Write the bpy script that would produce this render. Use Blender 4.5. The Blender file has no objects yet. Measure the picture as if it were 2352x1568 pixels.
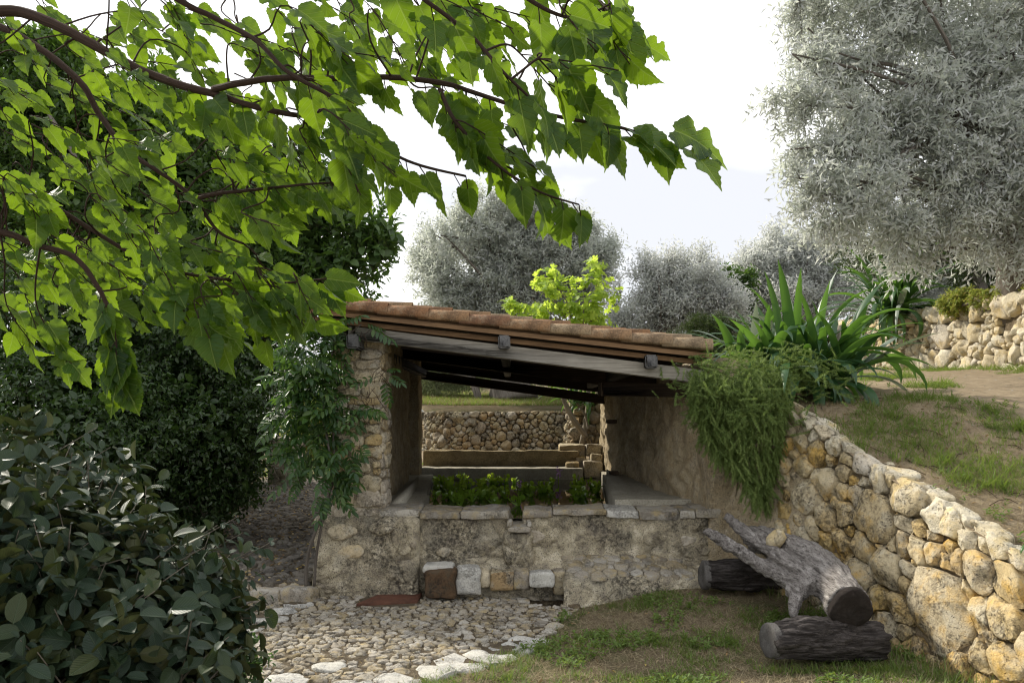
import bpy, bmesh, math, random
import numpy as np
from mathutils import Vector, Matrix
C = bpy.context.scene
COL = C.collection
rng = np.random.default_rng(7)
random.seed(7)
R = math.radians

# ---------------------------------------------------------------- camera, sky, sun, exposure
FPX, CX, HZ, EYE = 1829.0, 1176.0, 950.0, 1.6      # focal length / centre / horizon in pixels of a 2352 px wide picture, eye height
cam_d = bpy.data.cameras.new('camera'); cam = bpy.data.objects.new('camera', cam_d); COL.objects.link(cam)
cam.location = (0, 0, EYE); cam.rotation_euler = (R(90), 0, 0)
cam_d.sensor_width = 36; cam_d.lens = 36 * FPX / 2352; cam_d.shift_y = (HZ - 784) / 2352
cam_d.clip_start = 0.05; cam_d.clip_end = 2000
C.camera = cam

SUN_AZ, SUN_EL = R(-52), R(37)     # azimuth clockwise from +Y
world = bpy.data.worlds.new("World"); C.world = world; world.use_nodes = True
nt = world.node_tree; nt.nodes.clear()
def N(nt, t, **kw):
    n = nt.nodes.new(t)
    for k, v in kw.items(): setattr(n, k, v)
    return n
out = N(nt, 'ShaderNodeOutputWorld')
sky = N(nt, 'ShaderNodeTexSky', sky_type='NISHITA', sun_disc=False, sun_elevation=SUN_EL, sun_rotation=SUN_AZ)
bg1 = N(nt, 'ShaderNodeBackground'); bg1.inputs[1].default_value = 0.08
nt.links.new(sky.outputs[0], bg1.inputs[0])
tc = N(nt, 'ShaderNodeTexCoord')
mp = N(nt, 'ShaderNodeMapping'); mp.inputs['Scale'].default_value = (1.0, 1.0, 2.6); mp.inputs['Location'].default_value = (.9, .3, .4)
nt.links.new(tc.outputs['Generated'], mp.inputs[0])
nz = N(nt, 'ShaderNodeTexNoise'); nz.inputs['Scale'].default_value = 2.2; nz.inputs['Detail'].default_value = 5; nz.inputs['Roughness'].default_value = .5
nt.links.new(mp.outputs[0], nz.inputs['Vector'])
cr = N(nt, 'ShaderNodeValToRGB'); cr.color_ramp.elements[0].position = .42; cr.color_ramp.elements[1].position = .60
cr.color_ramp.elements[0].color = (.58, .59, .62, 1); cr.color_ramp.elements[1].color = (1.0, 1.0, 1.0, 1)
nt.links.new(nz.outputs[0], cr.inputs[0])
bg2 = N(nt, 'ShaderNodeBackground'); bg2.inputs[1].default_value = 1.05
nt.links.new(cr.outputs[0], bg2.inputs[0])
ms = N(nt, 'ShaderNodeMixShader'); ms.inputs[0].default_value = .93
nt.links.new(bg1.outputs[0], ms.inputs[1]); nt.links.new(bg2.outputs[0], ms.inputs[2]); nt.links.new(ms.outputs[0], out.inputs[0])

sl = bpy.data.lights.new('sun', 'SUN'); sl.energy = 3.5; sl.angle = R(2.0); sl.color = (1.0, .93, .80)
so = bpy.data.objects.new('sun', sl); COL.objects.link(so)
SD = Vector((math.sin(SUN_AZ) * math.cos(SUN_EL), math.cos(SUN_AZ) * math.cos(SUN_EL), math.sin(SUN_EL)))
so.rotation_euler = (-SD).to_track_quat('-Z', 'Y').to_euler(); so.location = SD * 60
C.view_settings.view_transform = 'Standard'; C.view_settings.look = 'None'
C.view_settings.exposure = 0.66; C.view_settings.gamma = 1; C.view_settings.use_curve_mapping = False
C.render.engine = 'CYCLES'
C.cycles.max_bounces = 7; C.cycles.diffuse_bounces = 3; C.cycles.transmission_bounces = 4; C.cycles.transparent_max_bounces = 6
C.cycles.glossy_bounces = 3; C.cycles.filter_width = 1.15; C.cycles.use_denoising = True
try: C.cycles.use_adaptive_sampling = True
except Exception: pass

# ---------------------------------------------------------------- geometry helpers
def W(u, v, D):                    # a point seen at (u, v) in the 2352 px picture, D metres away
    return np.array([(u - CX) / FPX * D, D, EYE - (v - HZ) / FPX * D])
def proj(P):
    P = np.asarray(P); return np.stack([CX + P[..., 0] / P[..., 1] * FPX, HZ - (P[..., 2] - EYE) / P[..., 1] * FPX], -1)
def _hash(ix, iy, iz):
    n = (ix.astype(np.int64) * 374761393 + iy.astype(np.int64) * 668265263 + iz.astype(np.int64) * 2147483647 % 1013904223) & 0xffffffff
    n = ((n ^ (n >> 13)) * 1274126177) & 0xffffffff
    n = ((n ^ (n >> 16)) * 2246822519) & 0xffffffff
    return ((n ^ (n >> 15)) & 0xffffff) / float(0xffffff)
def vnoise(P):
    P = np.asarray(P, float); i = np.floor(P).astype(np.int64); f = P - i; f = f * f * (3 - 2 * f)
    r = 0
    for dx in (0, 1):
        for dy in (0, 1):
            for dz in (0, 1):
                w = (f[..., 0] if dx else 1 - f[..., 0]) * (f[..., 1] if dy else 1 - f[..., 1]) * (f[..., 2] if dz else 1 - f[..., 2])
                r = r + w * _hash(i[..., 0] + dx, i[..., 1] + dy, i[..., 2] + dz)
    return r * 2 - 1
def fbm(P, o=4, g=.5):
    P = np.asarray(P, float); r = 0; a = 1
    for k in range(o): r = r + a * vnoise(P * (2 ** k) + 17.3 * k); a *= g
    return r
def vfbm(P, o=3):
    return np.stack([fbm(P, o), fbm(np.asarray(P) + 31.7, o), fbm(np.asarray(P) + 77.1, o)], -1)
def nrm(a):
    a = np.asarray(a, float); return a / np.maximum(np.linalg.norm(a, axis=-1, keepdims=True), 1e-9)

class G:                            # collects geometry, builds ONE mesh object
    def __init__(s): s.V = []; s.F3 = []; s.F4 = []; s.U = []; s.n = 0; s.M3 = []; s.M4 = []
    def add(s, V, F3=None, F4=None, UV=None, m=0):
        V = np.asarray(V, float).reshape(-1, 3)
        s.V.append(V); s.U.append(np.zeros((len(V), 2)) if UV is None else np.asarray(UV, float).reshape(-1, 2))
        if F3 is not None and len(F3): F3 = np.asarray(F3).reshape(-1, 3); s.F3.append(F3 + s.n); s.M3.append(np.full(len(F3), m))
        if F4 is not None and len(F4): F4 = np.asarray(F4).reshape(-1, 4); s.F4.append(F4 + s.n); s.M4.append(np.full(len(F4), m))
        s.n += len(V); return s
    def mesh(s, name, smooth=True):
        V = np.concatenate(s.V); U = np.concatenate(s.U)
        F3 = np.concatenate(s.F3) if s.F3 else np.zeros((0, 3), int); F4 = np.concatenate(s.F4) if s.F4 else np.zeros((0, 4), int)
        M = np.concatenate(s.M3 + s.M4) if (s.M3 or s.M4) else np.zeros(0)
        me = bpy.data.meshes.new(name); me.vertices.add(len(V)); me.vertices.foreach_set('co', V.astype(np.float32).ravel())
        L = np.concatenate([F3.ravel(), F4.ravel()]).astype(np.int32)
        me.loops.add(len(L)); me.loops.foreach_set('vertex_index', L)
        st = np.concatenate([np.arange(len(F3)) * 3, len(F3) * 3 + np.arange(len(F4)) * 4]).astype(np.int32)
        me.polygons.add(len(st)); me.polygons.foreach_set('loop_start', st)
        try: me.polygons.foreach_set('loop_total', np.concatenate([np.full(len(F3), 3), np.full(len(F4), 4)]).astype(np.int32))
        except Exception: pass
        uv = me.uv_layers.new(name='UVMap'); uv.data.foreach_set('uv', U[L].astype(np.float32).ravel())
        me.update(calc_edges=True)
        if M.any(): me.polygons.foreach_set('material_index', M.astype(np.int32))
        if smooth: me.polygons.foreach_set('use_smooth', np.ones(len(st), bool))
        me.update(); return me
    def build(s, name, mats, parent=None, smooth=True, **tags):
        me = s.mesh(name, smooth)
        return link(name, me, mats, parent, **tags)
def link(name, me, mats, parent=None, loc=None, **tags):
    if mats is not None and not len(me.materials):
        for m in (mats if isinstance(mats, (list, tuple)) else [mats]): me.materials.append(m)
    o = bpy.data.objects.new(name, me); COL.objects.link(o)
    if parent is not None: setpar(o, parent)
    for k, v in tags.items():
        if v: o[{'cat': 'category'}.get(k, k)] = v
    return o
def wloc(o):
    l = Vector(o.location)
    return l if o.parent is None else l + wloc(o.parent) * 0 + (o.matrix_parent_inverse.translation + wloc(o.parent))
def setpar(o, p):                   # everything is built in world coordinates; parents are never rotated or scaled here
    o.parent = p; o.matrix_parent_inverse = Matrix.Translation(-wloc(p))
def thing(name, label, cat, loc, group=None):
    o = bpy.data.objects.new(name, None); COL.objects.link(o); o.location = loc; o.empty_display_size = .1
    o['label'] = label; o['category'] = cat
    if group: o['group'] = group
    return o
def struct(o): o['kind'] = 'structure'; return o
def stuff(o): o['kind'] = 'stuff'; return o

def grid_faces(nu, nv, closeu=False):
    i, j = np.meshgrid(np.arange(nu if closeu else nu - 1), np.arange(nv - 1), indexing='ij')
    i2 = (i + 1) % nu
    return np.stack([i * nv + j, i2 * nv + j, i2 * nv + j + 1, i * nv + j + 1], -1).reshape(-1, 4)
def tube(path, rad, sides=8, cap=True, noise=0, nsc=8.0, squash=1.0):
    path = np.asarray(path, float); n = len(path); rad = np.broadcast_to(np.asarray(rad, float), (n,))
    t = nrm(np.gradient(path, axis=0)); up = np.array([0, 0, 1.0]) if abs(t[0][2]) < .9 else np.array([1.0, 0, 0])
    x = nrm(np.cross(t[0], up)); V = []
    for k in range(n):
        x = nrm(x - t[k] * np.dot(x, t[k])); y = np.cross(t[k], x)
        a = np.arange(sides) * 2 * math.pi / sides
        V.append(path[k] + rad[k] * (np.cos(a)[:, None] * x + squash * np.sin(a)[:, None] * y))
    V = np.array(V)
    if noise: V = V + noise * rad[:, None, None] * vfbm(V * nsc, 2)
    ang = np.repeat(np.arange(sides)[None] / sides, n, 0); ln = np.repeat(np.linspace(0, 1, n)[:, None], sides, 1)
    F = grid_faces(n, sides)           # path x sides
    i, j = np.meshgrid(np.arange(n - 1), np.arange(sides), indexing='ij'); j2 = (j + 1) % sides
    F = np.stack([i * sides + j, i * sides + j2, (i + 1) * sides + j2, (i + 1) * sides + j], -1).reshape(-1, 4)
    V = V.reshape(-1, 3); UV = np.stack([ang, ln], -1).reshape(-1, 2); F3 = []
    if cap:
        V = np.concatenate([V, path[:1], path[-1:]]); UV = np.concatenate([UV, [[.5, 0], [.5, 1]]])
        m = n * sides
        for j in range(sides):
            j2 = (j + 1) % sides
            F3.append([m, j2, j]); F3.append([m + 1, (n - 1) * sides + j, (n - 1) * sides + j2])
    return V, np.array(F3).reshape(-1, 3), F, UV
def smoothpath(pts, k=6):           # Catmull-Rom
    P = np.asarray(pts, float); n = len(P); out = []
    for i in range(n - 1):
        a, b, c, d = P[max(i - 1, 0)], P[i], P[i + 1], P[min(i + 2, n - 1)]
        for t in np.arange(k) / k:
            out.append(.5 * ((2 * b) + (c - a) * t + (2 * a - 5 * b + 4 * c - d) * t * t + (3 * b - a - 3 * c + d) * t ** 3))
    out.append(P[-1]); return np.array(out)
def scatter(g, tmpl, pos, ydir, ndir, size, sx=None, m=0):     # copies of a template (V,F3,UV) with y along ydir and z near ndir
    V, F, UV = tmpl; k = len(pos); y = nrm(ydir); x = nrm(np.cross(y, ndir)); z = np.cross(x, y)
    size = np.broadcast_to(np.asarray(size, float), (k,)); sx = size if sx is None else np.broadcast_to(np.asarray(sx, float), (k,))
    P = pos[:, None] + V[None, :, 0:1] * x[:, None] * sx[:, None, None] + V[None, :, 1:2] * y[:, None] * size[:, None, None] + V[None, :, 2:3] * z[:, None] * size[:, None, None]
    FF = (F[None] + (np.arange(k) * len(V))[:, None, None]).reshape(-1, 3)
    g.add(P.reshape(-1, 3), FF, None, np.broadcast_to(UV, (k,) + UV.shape).reshape(-1, 2), m)
def mat_frame(pos, y, n, s):
    y = nrm(y); x = nrm(np.cross(y, n)); z = np.cross(x, y)
    M = Matrix.Identity(4)
    for r in range(3):
        M[r][0] = x[r] * s; M[r][1] = y[r] * s; M[r][2] = z[r] * s; M[r][3] = pos[r]
    return M
def leaf_tmpl(outline, fold=.15, droop=.15, nx=2, lobes=None):
    """outline: list of (y, halfwidth) from base to tip; a folded, drooping blade"""
    ys = np.array([o[0] for o in outline]); ws = np.array([o[1] for o in outline]); V = []; UV = []
    for y, w in zip(ys, ws):
        for k in range(-nx, nx + 1):
            x = w * k / nx
            yy = y
            V.append([x, yy, fold * abs(x) - droop * y * y + .0]); UV.append([x + .5, y])
    n = 2 * nx + 1; F = []
    for i in range(len(ys) - 1):
        for j in range(n - 1):
            a = i * n + j; F += [[a, a + 1, a + n + 1], [a, a + n + 1, a + n]]
    return np.array(V), np.array(F), np.array(UV)
def fan_tmpl(right, fold=.12, droop=.2, ripple=.0, left=None):
    """right: outline pts (x,y) base->tip; strips between the midrib and the edge: serrated and lobed leaves"""
    V = []; UV = []; F = []
    left = right if left is None else left
    for sgn, pts in ((1, right), (-1, left)):
        b = len(V); n = len(pts)
        for i, (x, y) in enumerate(pts):
            ym = min(max(y * .98, 0), 1) if True else y
            mid = (0.0, min(1, max(0, i / (n - 1))))
            for q, (f) in enumerate((0, .5, 1)):
                px = mid[0] * (1 - f) + x * f; py = mid[1] * (1 - f) + y * f
                z = fold * abs(px) - droop * py * abs(py) + ripple * math.sin(py * 19 + sgn) * px * f
                V.append([sgn * px, py, z]); UV.append([sgn * px + .5, py])
        for i in range(n - 1):
            for q in range(2):
                a = b + i * 3 + q; f = [[a, a + 3, a + 4], [a, a + 4, a + 1]]
                F += f if sgn < 0 else [t[::-1] for t in f]
    return np.array(V), np.array(F), np.array(UV)

# power diagram ------------------------------------------------------------
def power_cells(pts, rad, k=22, far=3.0, bounds=None):
    pts = np.asarray(pts, float); rad = np.asarray(rad, float); w = rad ** 2; out = []
    for i in range(len(pts)):
        d = np.hypot(*(pts - pts[i]).T); nb = np.argsort(d)[1:k + 1]; p = pts[i]; f = far * rad[i]
        poly = [p + f * np.array([math.cos(a), math.sin(a)]) for a in np.arange(10) * math.pi / 5]
        planes = []
        for j in nb:
            n = pts[j] - p; L2 = n @ n
            if L2 < 1e-9: continue
            planes.append((n, (n @ (pts[j] + p) + w[i] - w[j]) / 2))
        if bounds is not None: planes += bounds(p) if callable(bounds) else bounds
        for n, c in planes:
            q = []
            for a in range(len(poly)):
                A, B = poly[a], poly[(a + 1) % len(poly)]; da, db = n @ A - c, n @ B - c
                if da <= 0: q.append(A)
                if (da < 0 < db) or (db < 0 < da): q.append(A + (B - A) * (da / (da - db)))
            poly = q
            if len(poly) < 3: break
        out.append(np.array(poly) if len(poly) >= 3 else None)
    return out
def box_bounds(x0, x1, y0, y1):
    return [(np.array([1., 0]), x1), (np.array([-1., 0]), -x0), (np.array([0, 1.]), y1), (np.array([0, -1.]), -y0)]
def stone_geo(poly, fmap, depth, gap=.008, n=16, rough=.10, back=.03, rnd=2, prof=None, nsc=None, seed=0, tilt=0, facet=0):
    """a rounded, uneven stone over the polygon; fmap(x, y, h) -> world"""
    c = poly.mean(0)
    def area(p): x, y = p.T; return .5 * abs(np.dot(x, np.roll(y, -1)) - np.dot(y, np.roll(x, -1)))
    A = area(poly)
    if A < 1e-6: return None
    r = math.sqrt(A / math.pi); p = poly
    if gap >= r * .6: return None
    d = p - c; L = np.linalg.norm(d, axis=1, keepdims=True); p = c + d * np.maximum(.2, (L - gap) / np.maximum(L, 1e-6))
    for _ in range(rnd):
        q = np.roll(p, -1, 0); p = np.stack([p * .8 + q * .2, p * .2 + q * .8], 1).reshape(-1, 2)
    seg = np.linalg.norm(np.roll(p, -1, 0) - p, axis=1); cum = np.concatenate([[0], np.cumsum(seg)]); tot = cum[-1]
    pc = np.concatenate([p, p[:1]]); s = np.arange(n) / n * tot
    ring = np.stack([np.interp(s, cum, pc[:, 0]), np.interp(s, cum, pc[:, 1])], 1)
    prof = prof or ((1.0, -back, 0), (1.0, .25, 1), (.95, .62, 1), (.84, .86, 1), (.62, .97, 1), (.34, 1.0, 1))
    P = []
    rs = random.Random(seed); tx, ty = rs.uniform(-tilt, tilt), rs.uniform(-tilt, tilt)
    for sc, h, rel in prof:
        q = c + (ring - c) * sc; hh = (h * depth) if rel else np.full(n, h) 
        hh = np.broadcast_to(np.asarray(hh, float), (n,)) + (((q - c) @ np.array([tx, ty])) if rel else 0)
        P.append(np.concatenate([q, hh[:, None]], 1))
    P = np.concatenate(P + [np.array([[c[0], c[1], depth * 1.0]])])
    k = len(prof); nsc = nsc or 1.6 / r
    nv = vfbm(P * nsc + seed * 3.77, 3) * rough * r
    if facet:                       # broken faces: a few tilted planes shave the crown of the stone
        for _ in range(5):
            a = rs.uniform(0, 6.283); t = rs.uniform(.0, .45); dv = (P[:, :2] - c) @ np.array([math.cos(a), math.sin(a)]) / r
            P[:, 2] = np.where(P[:, 2] > 0, np.minimum(P[:, 2], depth * (1.0 - facet * rs.uniform(.5, 1.3) * np.maximum(0, dv - t)) + 0 * dv), P[:, 2])
        P[n:, 2] = np.maximum(P[n:, 2], depth * .12)
    nv[:n] *= .3
    P = P + nv
    Wd = fmap(P[:, 0], P[:, 1], P[:, 2])
    i, j = np.meshgrid(np.arange(k - 1), np.arange(n), indexing='ij'); j2 = (j + 1) % n
    F4 = np.stack([i * n + j, i * n + j2, (i + 1) * n + j2, (i + 1) * n + j], -1).reshape(-1, 4)
    F3 = np.array([[(k - 1) * n + a, (k - 1) * n + (a + 1) % n, k * n] for a in range(n)])
    return Wd, F3, F4, A
class Wall:                          # a face swept between a base line and a top line
    def __init__(s, base, top):
        s.b = np.asarray(base, float); s.t = np.asarray(top, float)
        d = np.linalg.norm(np.diff((s.b + s.t) / 2, axis=0), axis=1); s.c = np.concatenate([[0], np.cumsum(d)]); s.L = s.c[-1]
    def _i(s, A, x): return np.stack([np.interp(x, s.c, A[:, k]) for k in range(3)], -1)
    def H(s, x): return np.linalg.norm(s._i(s.t, x) - s._i(s.b, x), axis=-1)
    def nor(s, x):
        e = .08; a, b = np.clip(x - e, 0, s.L), np.clip(x + e, 0, s.L)
        t = nrm(s._i((s.b + s.t) / 2, b) - s._i((s.b + s.t) / 2, a)); t[..., 2] = 0; t = nrm(t)
        up = nrm(s._i(s.t, x) - s._i(s.b, x)); n = nrm(np.cross(t, up)); return n
    def at(s, x, y, h):
        x = np.asarray(x, float); y = np.asarray(y, float); h = np.asarray(h, float)
        B = s._i(s.b, x); T = s._i(s.t, x); H = np.linalg.norm(T - B, axis=-1)
        over = np.clip(x, 0, s.L) - x
        t = nrm(s._i(s.b, np.clip(x + .05, 0, s.L)) - s._i(s.b, np.clip(x - .05, 0, s.L)))
        return B + (T - B) * (y / H)[..., None] + s.nor(x) * h[..., None] - over[..., None] * t
def rand_seeds(x0, x1, y0, y1, r0, r1, keep=None, tries=4000, fill=.92, rs=None):
    rs = rs or random.Random(3); P = []; Rr = []; A = np.zeros((0, 3))
    for rr in (1.0, .72, .5):
        for _ in range(tries):
            x, y = rs.uniform(x0, x1), rs.uniform(y0, y1); r = (r0 + (r1 - r0) * rs.random() ** 1.5) * rr
            if keep is not None and not keep(x, y): continue
            if len(A) and (np.hypot(A[:, 0] - x, A[:, 1] - y) < (A[:, 2] + r) * fill).any(): continue
            A = np.concatenate([A, [[x, y, r]]])
    return A[:, :2], A[:, 2]
def rough_box(g, x0, x1, y0, y1, z0, z1, res=.03, rnd=.03, amp=.012, nsc=9.0, m=0, skip=(), big=0.0, lean=None):
    lo, hi = np.array([x0, y0, z0]), np.array([x1, y1, z1]); rnd = min(rnd, *(0.49 * (hi - lo)))
    for ax in range(3):
        for side in (0, 1):
            if (ax, side) in skip: continue
            a, b = [k for k in range(3) if k != ax]
            na, nb = max(2, int((hi[a] - lo[a]) / res) + 1), max(2, int((hi[b] - lo[b]) / res) + 1)
            A, B = np.meshgrid(np.linspace(lo[a], hi[a], na), np.linspace(lo[b], hi[b], nb), indexing='ij')
            P = np.zeros((na, nb, 3)); P[..., a] = A; P[..., b] = B; P[..., ax] = hi[ax] if side else lo[ax]
            q = np.clip(P, lo + rnd, hi - rnd); d = P - q; P = q + nrm(d) * rnd
            P = P + amp * vfbm(P * nsc, 4)
            if big: P = P + big * vfbm(P * 2.3 + 5, 2)
            if lean is not None: P = lean(P)
            F = grid_faces(na, nb)
            if (side == 1) == (ax == 1): F = F[:, ::-1]
            g.add(P, None, F, P.reshape(-1, 3)[:, :2], m)
    return g
def box(g, x0, x1, y0, y1, z0, z1, m=0, f=None, bev=.004):
    V = []
    b = min(bev, .3 * min(x1 - x0, y1 - y0, z1 - z0))
    idx = {}
    xs = (x0, x0 + b, x1 - b, x1); ys = (y0, y0 + b, y1 - b, y1); zs = (z0, z0 + b, z1 - b, z1)
    F = []
    def vid(i, j, k):
        key = (i, j, k)
        if key not in idx: idx[key] = len(V); V.append((xs[i], ys[j], zs[k]))
        return idx[key]
    # chamfered box: 24 verts
    for s in (0, 3):
        F.append([vid(s, 1, 1), vid(s, 2, 1), vid(s, 2, 2), vid(s, 1, 2)][::(-1 if s == 0 else 1)])
        F.append([vid(1, s, 1), vid(2, s, 1), vid(2, s, 2), vid(1, s, 2)][::(1 if s == 0 else -1)])
        F.append([vid(1, 1, s), vid(2, 1, s), vid(2, 2, s), vid(1, 2, s)][::(-1 if s == 0 else 1)])
    F3 = []
    o = {0: 1, 3: 2}
    for sx in (0, 3):
        for sy in (0, 3):
            F.append([vid(sx, o[sy], 1), vid(sx, o[sy], 2), vid(o[sx], sy, 2), vid(o[sx], sy, 1)])
            F.append([vid(sx, 1, o[sy]), vid(sx, 2, o[sy]), vid(o[sx], 2, sy), vid(o[sx], 1, sy)])
            F.append([vid(1, sx, o[sy]), vid(2, sx, o[sy]), vid(2, o[sx], sy), vid(1, o[sx], sy)])
            for sz in (0, 3): F3.append([vid(sx, o[sy], o[sz]), vid(o[sx], sy, o[sz]), vid(o[sx], o[sy], sz)])
    V = np.array(V, float)
    if f is not None: V = f(V)
    g.add(V, F3, F, None, m); return g

# ---------------------------------------------------------------- materials
def material(name):
    m = bpy.data.materials.new(name); m.use_nodes = True; t = m.node_tree; t.nodes.clear()
    return m, t, N(t, 'ShaderNodeOutputMaterial')
def ramp(t, src, stops, interp='LINEAR'):
    r = N(t, 'ShaderNodeValToRGB'); e = r.color_ramp.elements; r.color_ramp.interpolation = interp
    while len(e) < len(stops): e.new(.5)
    for k, (p, c) in enumerate(stops):
        e[k].position = p; e[k].color = (c, c, c, 1) if isinstance(c, (int, float)) else tuple(c) + (1,)
    t.links.new(src, r.inputs[0]); return r.outputs[0]
def noise(t, vec, scale, detail=4, rough=.55, dist=0):
    n = N(t, 'ShaderNodeTexNoise'); n.inputs['Scale'].default_value = scale; n.inputs['Detail'].default_value = detail
    n.inputs['Roughness'].default_value = rough; n.inputs['Distortion'].default_value = dist
    if vec is not None: t.links.new(vec, n.inputs['Vector'])
    return n.outputs[0]
def mixc(t, f, a, b, mode='MIX'):
    n = N(t, 'ShaderNodeMix', data_type='RGBA', blend_type=mode)
    for s, x in ((n.inputs[0], f), (n.inputs[6], a), (n.inputs[7], b)):
        if hasattr(x, 'node'): t.links.new(x, s)
        else: s.default_value = x if isinstance(x, (int, float)) else tuple(x) + (1,)
    return n.outputs[2]
def mth(t, op, a, b=None, c=None):
    n = N(t, 'ShaderNodeMath', operation=op)
    for s, x in zip(n.inputs, (a, b, c)):
        if x is None: continue
        if hasattr(x, 'node'): t.links.new(x, s)
        else: s.default_value = x
    return n.outputs[0]
def bump(t, h, dist, strength=1.0, normal=None):
    b = N(t, 'ShaderNodeBump'); b.inputs['Distance'].default_value = dist; b.inputs['Strength'].default_value = strength
    t.links.new(h, b.inputs['Height'])
    if normal is not None: t.links.new(normal, b.inputs['Normal'])
    return b.outputs[0]
def prand(t):                        # one random number per piece, whether it is an object or an island of a mesh
    o = N(t, 'ShaderNodeObjectInfo'); g = N(t, 'ShaderNodeNewGeometry')
    return mth(t, 'FRACT', mth(t, 'ADD', o.outputs['Random'], g.outputs['Random Per Island']))
def principled(t, out, col, rough=.9, normal=None, spec=.3):
    p = N(t, 'ShaderNodeBsdfPrincipled')
    for s, x in (('Base Color', col), ('Roughness', rough)):
        if hasattr(x, 'node'): t.links.new(x, p.inputs[s])
        else: p.inputs[s].default_value = x if isinstance(x, (int, float)) else tuple(x) + (1,)
    p.inputs['Specular IOR Level'].default_value = spec
    if normal is not None: t.links.new(normal, p.inputs['Normal'])
    if out is not None: t.links.new(p.outputs[0], out.inputs[0])
    return p
def stone_mat(name, cols, lichen=(.36, .35, .32), lich=.5, dark=(.045, .04, .035), darkamt=.5, scale=1.0, bmp=.018, pits=True, ochre=None):
    m, t, o = material(name); tc = N(t, 'ShaderNodeTexCoord').outputs['Object']; r = prand(t)
    c = ramp(t, r, [(k / (len(cols) - 1), x) for k, x in enumerate(cols)])
    n1 = noise(t, tc, 7 * scale, 6, .62); n2 = noise(t, tc, 38 * scale, 5, .65); n3 = noise(t, tc, 2.6 * scale, 4, .6); n4 = noise(t, tc, 120 * scale, 3, .6)
    c = mixc(t, ramp(t, n2, [(.3, 0), (.7, .45)]), c, mixc(t, 1.0, c, (.55, .5, .42), 'MULTIPLY'))
    if ochre: c = mixc(t, ramp(t, noise(t, tc, 5.1 * scale, 4, .6), [(.50, 0), (.66, .8)]), c, ochre)
    c = mixc(t, ramp(t, n1, [(.5, 0), (.62, lich)]), c, lichen)
    c = mixc(t, ramp(t, mth(t, 'MULTIPLY', n3, n2), [(.24, 0), (.36, darkamt)]), c, dark)
    c = mixc(t, ramp(t, n4, [(.35, .3), (.48, 0)]), c, dark)
    h = mth(t, 'ADD', mth(t, 'MULTIPLY', n1, 1.0), mth(t, 'MULTIPLY', n2, .6)); h = mth(t, 'ADD', h, mth(t, 'MULTIPLY', n4, .25)); rd = mth(t, 'ABSOLUTE', mth(t, 'SUBTRACT', noise(t, tc, 13 * scale, 4, .6, .8), .5)); crk = mth(t, 'MULTIPLY', ramp(t, rd, [(0, 1), (.014, 0)]), ramp(t, n3, [(.48, 0), (.58, 1)])); c = mixc(t, mth(t, 'MULTIPLY', crk, .4), c, dark); h = mth(t, 'SUBTRACT', h, mth(t, 'MULTIPLY', crk, .5))
    nb = bump(t, h, bmp, 1.0)
    if pits:
        v = N(t, 'ShaderNodeTexVoronoi', feature='F1'); v.inputs['Scale'].default_value = 42 * scale
        t.links.new(mixc(t, .06, tc, noise(t, tc, 20, 2), 'ADD'), v.inputs['Vector'])
        pit = mth(t, 'MULTIPLY', ramp(t, v.outputs['Distance'], [(.12, 1.0), (.32, 0)]), ramp(t, n1, [(.44, 0), (.58, 1)]))
        c = mixc(t, mth(t, 'MULTIPLY', pit, .5), c, dark)
        nb = bump(t, mth(t, 'SUBTRACT', 1.0, pit), bmp * .5, 1.0, nb)
    principled(t, o, c, .93, nb, .15); return m
def plaster_mat(name, c1, c2, c3, cdark, green=None, scale=1.0, emb=1.0, stain=.55):
    """old rubble and lime render: pale skin, grey and ochre patches, black lichen, half-sunk stones"""
    m, t, o = material(name); tc = N(t, 'ShaderNodeTexCoord').outputs['Object']
    n1 = noise(t, tc, 2.2 * scale, 5, .6, .4); n2 = noise(t, tc, 8 * scale, 6, .65, .3); n3 = noise(t, tc, 34 * scale, 5, .7); n4 = noise(t, tc, 110 * scale, 3, .6)
    vor = N(t, 'ShaderNodeTexVoronoi', feature='DISTANCE_TO_EDGE'); vor.inputs['Scale'].default_value = 4.6 * scale
    t.links.new(mixc(t, .28, tc, noise(t, tc, 3.5, 3), 'ADD'), vor.inputs['Vector'])
    c = ramp(t, n2, [(.36, c2), (.5, c1), (.66, c3)])
    if green: c = mixc(t, ramp(t, noise(t, tc, 3.1 * scale, 4, .6), [(.5, 0), (.64, .7)]), c, green)
    st = mth(t, 'MULTIPLY', ramp(t, n1, [(.42, 0), (.58, 1)]), ramp(t, n3, [(.36, 0), (.6, 1)]))
    c = mixc(t, mth(t, 'MULTIPLY', st, stain * 1.5), c, cdark)
    sp = ramp(t, n4, [(.36, .8), (.47, 0)]); c = mixc(t, sp, c, cdark)
    cr_ = ramp(t, vor.outputs[0], [(0, 1), (.05, 0)]); mask = ramp(t, noise(t, tc, 1.7, 3), [(.46, 0), (.56, 1)])
    cr_ = mth(t, 'MULTIPLY', cr_, mask); c = mixc(t, mth(t, 'MULTIPLY', cr_, .35 * max(emb, .3)), c, cdark)
    h = mth(t, 'ADD', mth(t, 'MULTIPLY', ramp(t, vor.outputs[0], [(0, 0), (.16, 1)]), mth(t, 'MULTIPLY', mask, .9 * emb)), mth(t, 'MULTIPLY', n2, .9))
    h = mth(t, 'ADD', h, mth(t, 'MULTIPLY', n3, .55)); h = mth(t, 'ADD', h, mth(t, 'MULTIPLY', n4, .2))
    principled(t, o, c, .95, bump(t, h, .022, 1.0), .1); return m
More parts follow.
